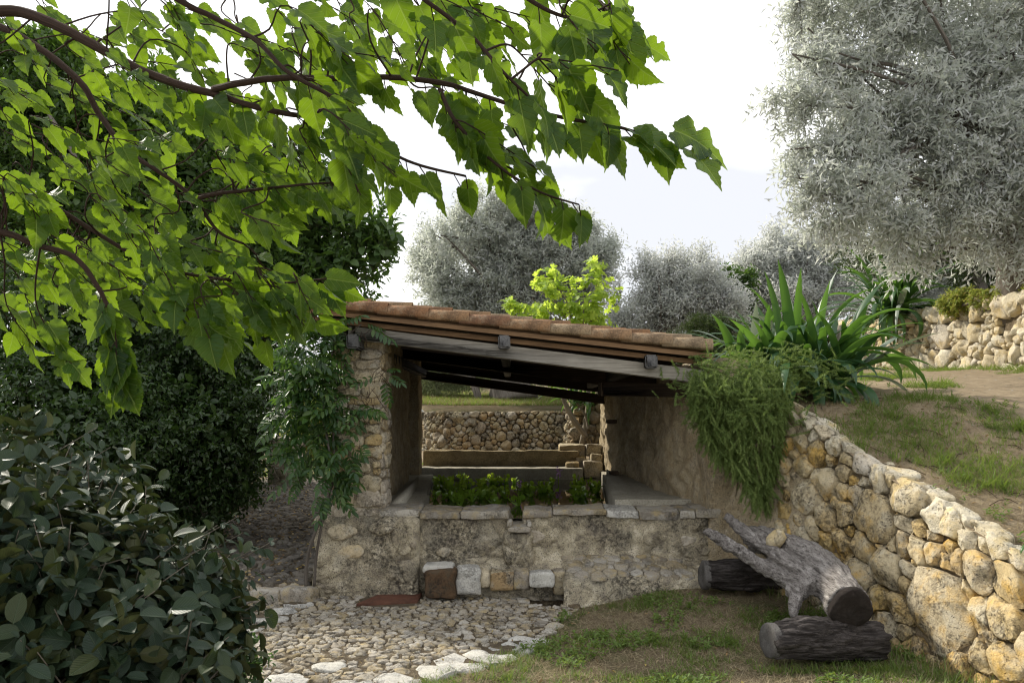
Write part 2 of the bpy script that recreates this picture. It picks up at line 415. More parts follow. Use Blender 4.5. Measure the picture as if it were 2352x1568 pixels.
def leaf_mat(name, cols, trans, tfac=.45, rough=.5, spec=.4, back=None, vein=None, vscale=7.0, spots=False, fine=0):
    m, t, o = material(name); r = prand(t)
    c = ramp(t, r, [(k / max(1, len(cols) - 1), x) for k, x in enumerate(cols)])
    tr = mixc(t, .5, trans, mixc(t, 1.0, trans, ramp(t, r, [(0, (.6, .65, .5)), (1, (1.2, 1.15, 1.3))]), 'MULTIPLY'))
    nb = None
    if vein is not None:
        uv = N(t, 'ShaderNodeUVMap'); sp = N(t, 'ShaderNodeSeparateXYZ'); t.links.new(uv.outputs[0], sp.inputs[0])
        ax = mth(t, 'ABSOLUTE', mth(t, 'SUBTRACT', sp.outputs[0], .5))
        lat = mth(t, 'ABSOLUTE', mth(t, 'SUBTRACT', mth(t, 'FRACT', mth(t, 'MULTIPLY', mth(t, 'SUBTRACT', sp.outputs[1], mth(t, 'MULTIPLY', ax, .85)), vscale)), .5))
        vm = mth(t, 'MAXIMUM', ramp(t, ax, [(.010, 1), (.030, 0)]), mth(t, 'MULTIPLY', ramp(t, lat, [(.0, .9), (.10, 0)]), 1.0))
        c = mixc(t, mth(t, 'MULTIPLY', vm, .7), c, vein); tr = mixc(t, mth(t, 'MULTIPLY', vm, .35), tr, vein)
        nb = bump(t, mth(t, 'MULTIPLY', vm, -1.0), .004, .8)
        if spots:
            tco = N(t, 'ShaderNodeTexCoord').outputs['Generated']
            s = ramp(t, noise(t, uv.outputs[0], 9, 3, .6), [(.70, 0), (.74, .85)])
            c = mixc(t, s, c, (.09, .045, .012)); tr = mixc(t, s, tr, (.12, .05, .01))
    if back is not None:
        g = N(t, 'ShaderNodeNewGeometry'); c = mixc(t, g.outputs['Backfacing'], c, back)
    p = principled(t, None, c, rough, nb, spec)
    T = N(t, 'ShaderNodeBsdfTranslucent')
    if hasattr(tr, 'node'): t.links.new(tr, T.inputs[0])
    ms = N(t, 'ShaderNodeMixShader'); ms.inputs[0].default_value = tfac
    t.links.new(p.outputs[0], ms.inputs[1]); t.links.new(T.outputs[0], ms.inputs[2]); t.links.new(ms.outputs[0], o.inputs[0])
    return m
def bark_mat(name, c1, c2, scale=1.0, bmp=.01, uvgrain=True, grey=None):
    m, t, o = material(name); tcn = N(t, 'ShaderNodeTexCoord')
    if uvgrain:
        mp = N(t, 'ShaderNodeMapping'); mp.inputs['Scale'].default_value = (26 * scale, 3.0 * scale, 1); t.links.new(tcn.outputs['UV'], mp.inputs[0]); v = mp.outputs[0]
        n1 = noise(t, v, 1.0, 6, .7, .6)
    else: n1 = noise(t, tcn.outputs['Object'], 20 * scale, 6, .7)
    n2 = noise(t, tcn.outputs['Object'], 9 * scale, 5, .6)
    c = ramp(t, n1, [(.34, c2), (.62, c1)])
    if grey is not None: c = mixc(t, ramp(t, n2, [(.44, 0), (.6, .8)]), c, grey)
    principled(t, o, c, .85, bump(t, mth(t, 'ADD', n1, mth(t, 'MULTIPLY', n2, .4)), bmp), .2); return m
def wood_mat(name, c1, c2, axis=0, scale=1.0):
    m, t, o = material(name); tc = N(t, 'ShaderNodeTexCoord').outputs['Object']
    mp = N(t, 'ShaderNodeMapping'); s = [60 * scale] * 3; s[axis] = 2.2 * scale; mp.inputs['Scale'].default_value = s
    t.links.new(tc, mp.inputs[0]); n1 = noise(t, mp.outputs[0], 1.0, 5, .65, .3); n2 = noise(t, tc, 5, 4)
    c = ramp(t, n1, [(.32, c2), (.6, c1)]); c = mixc(t, ramp(t, n2, [(.4, 0), (.7, .5)]), c, c2)
    c = mixc(t, 1.0, c, ramp(t, prand(t), [(0, .75), (1, 1.15)]), 'MULTIPLY')
    principled(t, o, c, .85, bump(t, n1, .006), .2); return m

M = {}
M['wall_stone'] = stone_mat('sunny_limestone', [(.50, .39, .21), (.58, .49, .32), (.57, .39, .13), (.44, .35, .22), (.60, .53, .38), (.54, .40, .17)], lichen=(.50, .47, .38), lich=.45, darkamt=.65, ochre=(.60, .38, .10))
M['pale_stone'] = stone_mat('pale_limestone', [(.62, .56, .42), (.70, .64, .50), (.56, .47, .30), (.66, .60, .50)], lichen=(.60, .58, .52), lich=.4, darkamt=.25, ochre=(.60, .46, .22))
M['arc_stone'] = stone_mat('weathered_limestone', [(.45, .38, .24), (.50, .43, .30), (.42, .30, .16), (.34, .30, .24), (.50, .44, .34)], lichen=(.42, .40, .34), lich=.5, darkamt=.75)
M['pillar_stone'] = stone_mat('pillar_limestone', [(.54, .46, .31), (.64, .56, .41), (.58, .43, .20), (.44, .39, .31), (.62, .55, .45)], lichen=(.5, .48, .42), lich=.5, darkamt=.5, scale=1.3, bmp=.008)
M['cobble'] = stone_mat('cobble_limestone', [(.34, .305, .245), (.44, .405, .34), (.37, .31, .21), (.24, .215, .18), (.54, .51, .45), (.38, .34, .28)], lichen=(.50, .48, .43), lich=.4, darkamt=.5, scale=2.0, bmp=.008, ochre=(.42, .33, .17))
M['cobble_shaded'] = stone_mat('shade_darkened_cobble', [(.17, .15, .125), (.22, .20, .17), (.15, .13, .10), (.12, .11, .10), (.26, .24, .21)], lichen=(.24, .23, .21), lich=.4, darkamt=.6, scale=2.0, bmp=.008)  # darker copy of the cobble: path shade painted into the colour, plus some weathering
M['white_slab'] = stone_mat('white_worn_limestone', [(.60, .59, .54), (.66, .65, .61), (.54, .52, .46)], lichen=(.36, .36, .35), lich=.5, darkamt=.45, scale=1.6, bmp=.008)
M['mortar'] = plaster_mat('lime_mortar', (.50, .43, .31), (.40, .34, .25), (.56, .50, .38), (.10, .085, .06), emb=0, scale=1.5)
M['dry_gap'] = plaster_mat('earth_between_stones', (.24, .19, .12), (.16, .12, .08), (.32, .26, .17), (.05, .04, .03), emb=0, scale=2)
M['plaster'] = plaster_mat('weathered_render', (.47, .41, .29), (.30, .26, .20), (.68, .61, .47), (.045, .04, .034), green=(.27, .25, .20), stain=.62)
M['plaster_in'] = plaster_mat('inner_wall_render', (.45, .37, .24), (.36, .28, .17), (.50, .43, .31), (.10, .08, .06), stain=.35, emb=.35)
M['concrete'] = plaster_mat('smooth_basin_cement', (.46, .43, .35), (.42, .39, .32), (.50, .47, .39), (.2, .18, .14), emb=0, stain=.2, scale=.8)
M['ochre_cement'] = plaster_mat('ochre_basin_cement', (.36, .29, .17), (.30, .24, .14), (.40, .33, .21), (.08, .065, .045), emb=0, stain=.3)
M['brown_block'] = stone_mat('rusty_brown_block', [(.15, .095, .055), (.13, .085, .05)], lichen=(.10, .085, .06), lich=.6, darkamt=.8, scale=2)
M['tile'] = stone_mat('terracotta', [(.27, .13, .065), (.34, .22, .12), (.36, .27, .17), (.22, .10, .055), (.29, .16, .08), (.36, .23, .13)], lichen=(.46, .38, .26), lich=.3, darkamt=.45, scale=2, bmp=.003, pits=False)
M['beam_grey'] = wood_mat('silvered_timber', (.40, .37, .31), (.22, .20, .165))
M['beam_dark'] = wood_mat('dark_brown_timber', (.075, .05, .032), (.035, .024, .016))  # very dark brown timber for the inner and rear roof members
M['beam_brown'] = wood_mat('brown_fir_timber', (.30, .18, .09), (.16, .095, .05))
M['purlin'] = wood_mat('grey_purlin_timber', (.16, .155, .15), (.08, .08, .08), axis=1)
M['bark'] = bark_mat('mulberry_bark', (.105, .065, .045), (.04, .026, .02))
M['bark_dark'] = bark_mat('olive_bark', (.20, .175, .15), (.07, .06, .05))
M['bark_grey'] = bark_mat('pale_branch_bark', (.32, .28, .22), (.16, .14, .11))
M['log'] = bark_mat('weathered_grey_log', (.40, .37, .37), (.075, .062, .062), scale=1.0, bmp=.022, grey=(.20, .18, .175))
M['log_dark'] = bark_mat('blackened_log', (.15, .125, .115), (.022, .018, .016), scale=.8, bmp=.022)
M['log_end'] = stone_mat('charred_log_end', [(.028, .022, .020), (.040, .032, .028)], lichen=(.06, .05, .045), lich=.5, darkamt=.6, scale=3, bmp=.012)
M['log_end_grey'] = stone_mat('grey_log_end', [(.13, .125, .12), (.15, .14, .135)], lichen=(.2, .2, .18), lich=.4, darkamt=.5, scale=3, bmp=.008)
M['rust'] = stone_mat('rusty_drain_plate', [(.13, .06, .04), (.13, .06, .04)], lichen=(.17, .08, .05), lich=.4, darkamt=.3, scale=3, bmp=.002, pits=False)

V_MUL = (.26, .36, .09)
M['mulberry'] = leaf_mat('mulberry_leaf', [(.014, .045, .008), (.028, .075, .012), (.05, .11, .016), (.020, .06, .010)], (.25, .40, .016), .46, .45, .3, vein=V_MUL, vscale=6, spots=True)
M['elae'] = leaf_mat('dark_leathery_leaf', [(.014, .034, .018), (.020, .044, .022), (.026, .050, .022), (.045, .058, .014)], (.06, .09, .015), .12, .50, .4, back=(.085, .095, .035), vein=(.09, .13, .07), vscale=9)
M['hedge'] = leaf_mat('hedge_leaf', [(.022, .050, .014), (.035, .07, .02), (.05, .085, .022), (.028, .055, .02)], (.10, .20, .02), .25, .38, .5)
M['laurel'] = leaf_mat('tree_leaf', [(.040, .085, .022), (.06, .11, .03), (.075, .125, .035), (.05, .09, .03)], (.16, .30, .03), .3, .45, .45)
M['olive'] = leaf_mat('olive_leaf', [(.32, .35, .28), (.42, .44, .39), (.52, .54, .51), (.62, .63, .64), (.36, .40, .29)], (.64, .68, .58), .52, .5, .3, back=(.66, .67, .69))
M['olive_pale'] = leaf_mat('silver_olive_leaf', [(.50, .53, .47), (.58, .60, .57), (.66, .67, .68), (.46, .50, .40)], (.74, .76, .70), .52, .6, .3, back=(.55, .56, .57))
M['olive_green'] = leaf_mat('green_olive_leaf', [(.16, .19, .10), (.26, .30, .17), (.34, .38, .25)], (.42, .50, .20), .35, .6, .3)
M['fig'] = leaf_mat('fig_leaf', [(.20, .32, .05), (.28, .40, .06), (.34, .44, .08)], (.62, .78, .10), .55, .55, .3)
M['wisteria'] = leaf_mat('wisteria_leaflet', [(.022, .06, .018), (.035, .085, .022), (.07, .125, .022), (.025, .06, .022)], (.14, .28, .03), .3, .42, .45)
M['rosemary'] = leaf_mat('rosemary_needle', [(.08, .14, .035), (.13, .19, .05), (.18, .24, .07), (.10, .16, .05)], (.28, .38, .08), .3, .6, .3)
M['rosemary_tip'] = leaf_mat('rosemary_bright_needle', [(.17, .24, .07), (.22, .28, .09)], (.32, .42, .10), .3, .6, .3)
M['strap'] = leaf_mat('strap_leaf', [(.03, .085, .03), (.05, .12, .035), (.045, .10, .05), (.03, .075, .03)], (.18, .36, .04), .3, .38, .5)
M['strap_grey'] = leaf_mat('grey_strap_leaf', [(.20, .25, .20), (.30, .34, .30), (.15, .20, .15)], (.3, .36, .2), .2, .5, .4)
M['grass'] = leaf_mat('grass_blade', [(.08, .14, .03), (.12, .19, .045), (.15, .21, .06)], (.28, .38, .06), .35, .6, .3)
M['straw'] = leaf_mat('dry_grass_blade', [(.34, .28, .17), (.44, .37, .24), (.20, .155, .09)], (.34, .28, .14), .25, .75, .15)
M['hya'] = leaf_mat('water_hyacinth_leaf', [(.12, .25, .03), (.24, .40, .05), (.16, .30, .035)], (.55, .75, .06), .5, .15, .9)
M['shrub_lime'] = leaf_mat('low_shrub_leaf', [(.16, .22, .04), (.22, .28, .05), (.26, .27, .06), (.30, .17, .06)], (.42, .48, .08), .35, .6, .3)
M['conifer'] = leaf_mat('conifer_needle', [(.035, .06, .02), (.055, .085, .025), (.08, .10, .03)], (.10, .16, .03), .2, .6, .3)
M['litter'] = leaf_mat('fallen_leaf', [(.30, .20, .09), (.40, .33, .20), (.18, .11, .06), (.45, .36, .12)], (.3, .2, .08), .15, .7, .2)
M['yellow_leaf'] = leaf_mat('yellow_fallen_leaf', [(.62, .50, .06), (.62, .50, .06)], (.6, .5, .08), .2, .6, .3)
M['ochre_leaf'] = leaf_mat('ochre_fallen_leaf', [(.52, .32, .07), (.45, .26, .07)], (.5, .3, .08), .2, .6, .3)
def petal():
    m, t, o = material('lilac_petal'); principled(t, o, (.62, .38, .66), .6); return m
M['petal'] = petal()
def water():
    m, t, o = material('dark_pond_water'); tc = N(t, 'ShaderNodeTexCoord').outputs['Object']
    p = principled(t, o, (.012, .014, .008), .03, bump(t, noise(t, tc, 5, 3), .002, .4), .5); p.inputs['IOR'].default_value = 1.33; return m
M['water'] = water()
def ground(name, wet=0):
    m, t, o = material(name); tc = N(t, 'ShaderNodeTexCoord').outputs['Object']
    n1 = noise(t, tc, 1.3, 5, .6); n2 = noise(t, tc, 14, 6, .7); n3 = noise(t, tc, 75, 5, .7); n4 = noise(t, tc, .35, 4, .6)
    c = ramp(t, n2, [(.32, (.11, .080, .050)), (.5, (.18, .14, .09)), (.68, (.27, .215, .145))])
    c = mixc(t, ramp(t, n3, [(.42, 0), (.66, .8)]), c, (.36, .295, .19))
    c = mixc(t, ramp(t, n3, [(.28, .8), (.4, 0)]), c, (.07, .05, .035))
    g = mth(t, 'MULTIPLY', ramp(t, n1, [(.47, 0), (.6, 1)]), ramp(t, n2, [(.38, 0), (.6, .9)]))
    c = mixc(t, g, c, ramp(t, n3, [(.3, (.05, .085, .022)), (.7, (.13, .17, .05))]))
    principled(t, o, c, .97, bump(t, mth(t, 'ADD', n2, mth(t, 'MULTIPLY', n3, .8)), .045), .1); return m
M['ground'] = ground('dry_earth_and_grass')
def path_ground():
    m, t, o = material('bare_terrace_earth'); tc = N(t, 'ShaderNodeTexCoord').outputs['Object']
    n2 = noise(t, tc, 9, 6, .7); n3 = noise(t, tc, 60, 5, .75)
    c = ramp(t, n2, [(.32, (.24, .185, .12)), (.66, (.40, .32, .215))]); c = mixc(t, ramp(t, n3, [(.3, .6), (.45, 0)]), c, (.12, .085, .055))
    c = mixc(t, ramp(t, n3, [(.55, 0), (.7, .6)]), c, (.52, .44, .31))
    principled(t, o, c, .97, bump(t, mth(t, 'ADD', n2, n3), .025), .1); return m
M['path_ground'] = path_ground()

# ================================================================ GROUND AND TERRACES
def sstep(a, b, x): t = np.clip((x - a) / (b - a), 0, 1); return t * t * (3 - 2 * t)
def lawn_edge(y): return np.interp(y, [2.5, 4.0, 4.74, 5.2, 5.63, 6.97, 7.4], [-2.6, -1.25, -.56, -.12, .23, .62, .66])
def gz(x, y):
    x = np.asarray(x, float); y = np.asarray(y, float)
    e = x - lawn_edge(y)
    z = .03 * sstep(0, .4, e) + .12 * sstep(.0, 1.1, e) * sstep(4.9, 6.6, y)
    z = np.where(y > 7.6, z * 0, z)
    z = z + .10 * sstep(6.85, 6.95, y) * sstep(1.72, 1.80, -x)
    z = z + .012 * fbm(np.stack([x * 1.5, y * 1.5, x * 0], -1), 3) * sstep(-.1, .4, e)
    return z
def pit(x, y): return (x > .10) & (x < .47) & (y > 6.58) & (y < 6.92)
def height_sheet(name, xs, ys, zf, mat, drop=None, parent=None):
    X, Y = np.meshgrid(xs, ys, indexing='ij'); Z = zf(X, Y); F = grid_faces(len(xs), len(ys))
    V = np.stack([X, Y, Z], -1).reshape(-1, 3)
    if drop is not None: c = V[F].mean(1); F = F[~drop(c[:, 0], c[:, 1])]
    g = G(); g.add(V, None, F, V[:, :2]); return struct(g.build(name, mat, parent))
def spaced(a, b, fine0, fine1, s, S):
    o = list(np.arange(fine0, fine1, s)); x = fine0; st = s
    while x > a: st *= 1.35; x -= st; o.insert(0, max(x, a))
    x = fine1; st = s
    while x < b: st *= 1.35; x += st; o.append(min(x, b))
    return np.unique(np.array(o))
ground_o = height_sheet('ground', spaced(-350, 350, -4, 3.5, .06, 1), spaced(-30, 600, 3.4, 8, .06, 1), gz, M['ground'], pit)

# paved yard: earth and mortar bed a few millimetres over the ground, cobbles set in it
yard_left = lambda y: np.interp(y, [2.5, 4.2, 7.0], [-3.2, -2.9, -3.0])
def in_yard(x, y):
    a = (x > yard_left(y)) & (x < lawn_edge(y) - .02) & (y > 3.6) & (y < 6.93) & ~pit(x, y)
    b = (y >= 6.93) & (y < 18.5) & (x < np.interp(y, [6.9, 7.3, 12, 18.5], [-1.80, -1.82, -2.35, -3.0])) & (x > np.interp(y, [6.9, 9, 17, 18.5], [-3.2, -3.6, -5.4, -5.6]))
    return a | b
bed_mat = plaster_mat('cobble_bed', (.15, .12, .08), (.10, .08, .055), (.22, .18, .125), (.05, .04, .03), emb=0, scale=2)
xs, ys = np.arange(-5.6, .8, .05), np.arange(3.6, 18.5, .05)
bed = height_sheet('cobbled_paving', xs, ys, lambda X, Y: gz(X, Y) + .006, bed_mat, lambda x, y: ~in_yard(x, y))
# seeds: edging slabs first, then cobbles
rs = random.Random(11); seeds = []; kinds = []
def along(pts, step, r, kind):
    P = smoothpath([(a, b, 0) for a, b in pts], 20)[:, :2]; d = np.concatenate([[0], np.cumsum(np.linalg.norm(np.diff(P, axis=0), axis=1))]); s = step * .4
    while s < d[-1]:
        seeds.append((np.interp(s, d, P[:, 0]) + rs.uniform(-.02, .02), np.interp(s, d, P[:, 1]) + rs.uniform(-.02, .02), r * rs.uniform(.8, 1.15))); kinds.append(kind)
        s += step * rs.uniform(.8, 1.25)
along([(-.95, 4.50), (-.72, 4.72), (-.30, 5.12), (.02, 5.48), (.22, 5.82)], .25, .14, 1)       # pale edging beside the lawn
along([(-1.74, 6.72), (-1.86, 6.35), (-1.95, 5.9), (-2.0, 5.4), (-2.02, 5.0), (-1.7, 4.75)], .24, .13, 1)       # pale strip towards the path
for p in [(-1.35, 4.75, .13), (-.95, 4.62, .12), (-1.15, 5.0, .10), (-1.5, 4.55, .12)]: seeds.append(p); kinds.append(1)
S = np.array(seeds)
def cob_r(y): return .035 if y < 6.95 else .066
for ph in (1.0, .78, .6):
    for _ in range(17000):
        if rs.random() < .55: x, y = rs.uniform(-3.2, .7), rs.uniform(3.7, 6.95)
        else: x, y = rs.uniform(-5.5, -1.8), rs.uniform(6.95, 18)
        if not in_yard(np.array(x), np.array(y)): continue
        if -1.34 < x < -.76 and 6.55 < y < 6.99: continue
        r = cob_r(y) * rs.uniform(.72, 1.45) * ph
        if (np.hypot((S[:, 0] - x) * .86, (S[:, 1] - y)) < (S[:, 2] + r) * .93).any(): continue
        S = np.concatenate([S, [[x, y, r]]]); kinds.append(0)
cells = power_cells(S[:, :2], S[:, 2], 16, 1.75)
items = []
for k, (p, c) in enumerate(zip(S, cells)):
    if c is None: continue
    big = kinds[k] == 1
    items.append((p[2] / p[1] ** 1.5 * (2 if big else 1), k, c, big))
items.sort(key=lambda t: -t[0]); rest = G(); rest2 = G(); cnt = 0
for q, (_, k, c, big) in enumerate(items):
    x, y, r = S[k]
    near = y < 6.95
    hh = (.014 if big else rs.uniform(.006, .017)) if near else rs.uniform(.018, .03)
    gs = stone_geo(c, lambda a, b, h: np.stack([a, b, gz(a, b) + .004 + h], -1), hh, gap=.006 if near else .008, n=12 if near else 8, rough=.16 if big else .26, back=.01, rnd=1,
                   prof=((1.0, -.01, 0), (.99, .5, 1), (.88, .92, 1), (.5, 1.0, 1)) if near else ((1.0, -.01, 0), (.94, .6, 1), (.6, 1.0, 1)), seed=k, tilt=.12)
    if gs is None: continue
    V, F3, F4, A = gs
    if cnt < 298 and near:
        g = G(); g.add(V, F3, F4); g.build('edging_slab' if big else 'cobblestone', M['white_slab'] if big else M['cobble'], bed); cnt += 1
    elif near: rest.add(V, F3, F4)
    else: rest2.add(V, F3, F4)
stuff(rest.build('cobblestone_field', M['cobble'], bed)); stuff(rest2.build('path_cobblestones', M['cobble_shaded'], bed))

# the drain hole between the trough rim and the lawn
g = G(); rough_box(g, .0, .6, 6.45, 7.05, -.32, -.28, .04, .01, .01); rough_box(g, .0, .6, 6.90, 7.0, -.3, .02, .04, .01, .01)
rough_box(g, .0, .10, 6.5, 7.0, -.3, -.004, .04, .01, .008); rough_box(g, .455, .56, 6.5, 6.94, -.3, .035, .04, .02, .012)
rough_box(g, .0, .56, 6.46, 6.60, -.3, .012, .04, .01, .008)
dp = thing('drain_pit', 'dark square hole beside the rim stones at the edge of the lawn', 'drain', (.28, 6.74, 0)); g.build('lining', M['dry_gap'], dp)

# ---- near terrace to the right, held by the big dry-stone wall
RB = [(1.80, 7.10, .15), (2.02, 6.75, .15), (2.17, 6.45, .12), (2.45, 5.80, .06), (2.62, 5.0, .02), (2.80, 4.2, 0), (3.05, 3.3, 0), (3.4, 2.2, 0)]
RT = [(1.92, 7.25, 1.80), (2.20, 7.00, 1.76), (2.40, 6.75, 1.69), (2.66, 6.05, 1.27), (2.86, 5.35, 1.03), (2.97, 4.60, .76), (3.15, 3.7, .5), (3.5, 2.4, .3)]
rb = [(x, y, gz(x, y) - .05) for x, y, z in RB]
RW = Wall(rb, RT)
def Tz(x, y):
    x = np.asarray(x, float); y = np.asarray(y, float)
    z = np.interp(y, [2, 3.3, 4.6, 5.0, 5.4, 6.0, 6.8, 8, 10, 14, 20, 40], [.2, .42, .74, .87, 1.02, 1.25, 1.66, 1.84, 2.00, 2.22, 2.6, 3.2])
    return z + .05 * np.clip(x - 3.1, 0, 3) + .015 * fbm(np.stack([x * 2, y * 2, x * 0], -1), 3)
def terr_left(y): return np.interp(y, [2.2, 3.7, 4.6, 5.35, 6.05, 6.75, 7.25, 7.6, 9.5, 12.4, 13.2, 16, 20, 40], [3.45, 3.12, 2.93, 2.81, 2.60, 2.35, 1.9, 1.6, 1.53, 1.5, 1.9, 2.2, 3.0, 6])
def loft_sheet(name, xl, xr, ys, nx, zf, mat, **k):
    Y = np.repeat(ys[:, None], nx, 1); t = np.linspace(0, 1, nx)[None] ** 1.3
    X = xl(ys)[:, None] * (1 - t) + xr(ys)[:, None] * t; Z = zf(X, Y); V = np.stack([X, Y, Z], -1)
    F = grid_faces(len(ys), nx)[:, ::-1]; g = G(); g.add(V, None, F, V.reshape(-1, 3)[:, :2]); return struct(g.build(name, mat, **k))
loft_sheet('terrace_ground', terr_left, lambda y: y * 0 + 6.6, np.concatenate([np.arange(2.2, 9, .06), np.arange(9, 40, .3)]), 70, Tz, M['path_ground'])
UPB = lambda y: np.interp(y, [5, 8, 9.9, 14.6, 20, 40], [6.1, 6.25, 6.36, 6.6, 6.9, 9])
def U2(x, y): return Tz(np.full_like(x, 6.4), y) + 1.0 * (1 - sstep(16, 20, y)) + .06 * (x - 6.4) + .04 * fbm(np.stack([x, y, x * 0], -1), 3)
loft_sheet('upper_terrace_ground', lambda y: UPB(y) + .12, lambda y: y * 0 + 80, np.concatenate([np.arange(5, 16, .25), np.arange(16, 60, 2)]), 40, U2, M['ground'])

# ================================================================ DRY-STONE WALLS
def wall_body(name, w, mat, parent, off=-.04, ny=10, y1=1.0, extra=.02):
    n = int(w.L / .08) + 2; s = np.linspace(0, w.L, n); V = []
    for k in range(ny + 1):
        y = w.H(s) * (k / ny) * y1; V.append(w.at(s, y, np.full(n, off)))
    back = w.at(s, w.H(s) * y1, np.full(n, off - .35)); V.append(back)
    V = np.array(V) + 0; V[:-1] += .012 * vfbm(V[:-1] * 8, 3); g = G(); F = grid_faces(len(V), n); g.add(V.reshape(-1, 3), None, F); return g.build(name, mat, parent)
near_wall = thing('retaining_wall', 'golden dry-stone retaining wall in the sun beside the log bench', 'stone wall', (2.45, 5.8, 0))
wall_body('core', RW, M['dry_gap'], near_wall, off=-.012)
Z4 = """1315 345 46;1372 372 40;1462 392 58;1490 470 46;1572 468 46;1418 510 44;1335 470 36;1634 560 56;1548 545 26;1692 622 46;1535 602 38;1345 572 46;1456 655 60;1366 706 68;1300 508 20;1525 692 36;1590 705 44;
1838 690 110;1450 812 54;1545 796 52;1690 822 108;1815 830 34;1396 860 44;1452 930 38;1530 935 56;1622 940 66;1805 925 48;1885 965 56;1950 800 74;2045 850 52;1948 962 40;1740 1045 80;1850 1068 44;1605 1082 78;1985 1240 190;
2150 1045 84;2300 1100 92;1830 1130 42;1690 1185 58;1805 1232 60;2165 1270 58;2270 1275 84;2165 1445 58;2290 1480 88;2215 1388 36;1482 1012 38;1418 975 30;1352 905 46;1300 880 30;2255 960 56;2110 925 50;2075 1000 44;2090 1180 50;2060 1500 90;
1755 640 24;1620 640 18;1576 640 16;1492 740 18;1640 756 20;1765 930 22;1560 870 20;1870 1010 20;1700 930 22;1425 885 18;1340 1000 34;1380 1045 30;1720 1310 60;1860 1420 60;2140 800 30;1270 700 20;1265 400 40;1270 480 30;2330 1000 40;1255 570 26;1265 640 26;1262 780 34;1250 860 34;1560 1180 48;1630 1270 46;1940 880 30"""
tabx, taby = np.meshgrid(np.linspace(0, RW.L, 260), np.linspace(0, 2.0, 160), indexing='ij')
TP = proj(RW.at(tabx, taby, tabx * 0))
seeds = []
for e in Z4.replace('\n', '').split(';'):
    a, b, r = map(float, e.split()); u, v = 1176 + a / 2, 784.6 + b / 2
    d = np.hypot(TP[..., 0] - u, TP[..., 1] - v); i = np.unravel_index(np.argmin(d), d.shape)
    P = RW.at(tabx[i], taby[i], 0 * tabx[i]); ds = np.hypot(*(TP[i[0], min(i[1] + 2, 159)] - TP[i[0], max(i[1] - 2, 0)])) / (taby[0, 4] - taby[0, 0] if i[1] > 1 else 1)
    if d[i] > 60: continue
    seeds.append((tabx[i], taby[i], 1.02 * r / 2 / (FPX / P[1])))
S = np.array(seeds)
rs = random.Random(5)
s_off = np.interp(4.35, [2.2, 3.3, 4.2, 5.0, 5.8], np.interp([2.2, 3.3, 4.2, 5.0, 5.8], RW.b[::-1, 1], RW.c[::-1]))
for _ in range(2500):      # the end of the wall that leaves the picture, and small filling stones
    x = rs.uniform(.75, RW.L); y = rs.uniform(0, 1.9); r = rs.uniform(.05, .14) if x > s_off else rs.uniform(.03, .06)
    if y > RW.H(x) - r * .6: continue
    if (np.hypot(S[:, 0] - x, S[:, 1] - y) < (S[:, 2] + r) * (.93 if x > s_off else 1.02)).any(): continue
    S = np.concatenate([S, [[x, y, r]]])
def top_clip(w, over=.02):
    def f(p):
        a, b = p[0] - .15, p[0] + .15; A = np.array([a, w.H(a) + over]); B = np.array([b, w.H(b) + over]); d = B - A; n = np.array([-d[1], d[0]]); n = n / np.linalg.norm(n)
        return [(n, n @ A)]
    return f
def lay_stones(w, S, depth, parent, mat, name='stone', gap=.012, n=18, rough=.2, clip=None, capmat=None, k=18, far=1.9, cap=300, back=.05, rnd=2, tilt=.15, prof=None, facet=.9):
    cells = power_cells(S[:, :2], S[:, 2], k, far, clip); c = 0; rest = G()
    order = sorted(range(len(S)), key=lambda i: -S[i, 2] / max(.5, float(w.at(S[i, 0], S[i, 1], 0)[1])))
    for i in order:
        p = cells[i]
        if p is None: continue
        gs = stone_geo(p, w.at, depth * (.6 + .9 * min(1.3, S[i, 2] / .12)), gap=min(gap, S[i, 2] * .25), n=n, rough=rough, back=back, seed=i + 1, rnd=rnd, tilt=tilt, prof=prof, facet=facet)
        if gs is None: continue
        V, F3, F4, A = gs
        m = mat
        if capmat is not None and S[i, 1] > w.H(S[i, 0]) - .17: m = capmat
        if c < cap: g = G(); g.add(V, F3, F4); g.build(name, m, parent); c += 1
        else: rest.add(V, F3, F4)
    if rest.n: stuff(rest.build('small_stones', mat, parent))
HP = ((1.0, -.05, 0), (1.0, .15, 1), (.99, .48, 1), (.965, .74, 1), (.91, .91, 1), (.80, .98, 1), (.62, 1.0, 1), (.40, 1.0, 1), (.18, 1.0, 1))
HP2 = ((1.0, -.04, 0), (1.0, .3, 1), (.975, .72, 1), (.90, .94, 1), (.68, 1.0, 1), (.35, 1.0, 1))
lay_stones(RW, S, .060, near_wall, M['wall_stone'], n=28, rough=.13, rnd=1, clip=top_clip(RW, .03), capmat=M['pale_stone'], gap=.006, tilt=.25, prof=HP)
# cap stones seen from above along the wall's crest
g = G(); sx = .95; rs = random.Random(9)
while sx < RW.L - .3:
    L_ = rs.uniform(.16, .30); wd = rs.uniform(.13, .22)
    poly = np.array([(sx, -.03), (sx + L_, -.03), (sx + L_ * rs.uniform(.85, 1.05), wd), (sx + L_ * rs.uniform(0, .15), wd * rs.uniform(.8, 1.1))])
    def cm(a, b, h):
        Tp = RW._i(RW.t, a); nn = RW.nor(a); nn[..., 2] = 0; nn = nrm(nn)
        return Tp - nn * b[..., None] + np.array([0, 0, 1.]) * (h[..., None] - .02)
    gs = stone_geo(poly, cm, rs.uniform(.025, .045), gap=.006, n=18, rough=.11, back=.05, seed=int(sx * 100), prof=HP)
    if gs: q = G(); q.add(gs[0], gs[1], gs[2]); q.build('cap_stone', M['pale_stone'], near_wall)
    sx += L_
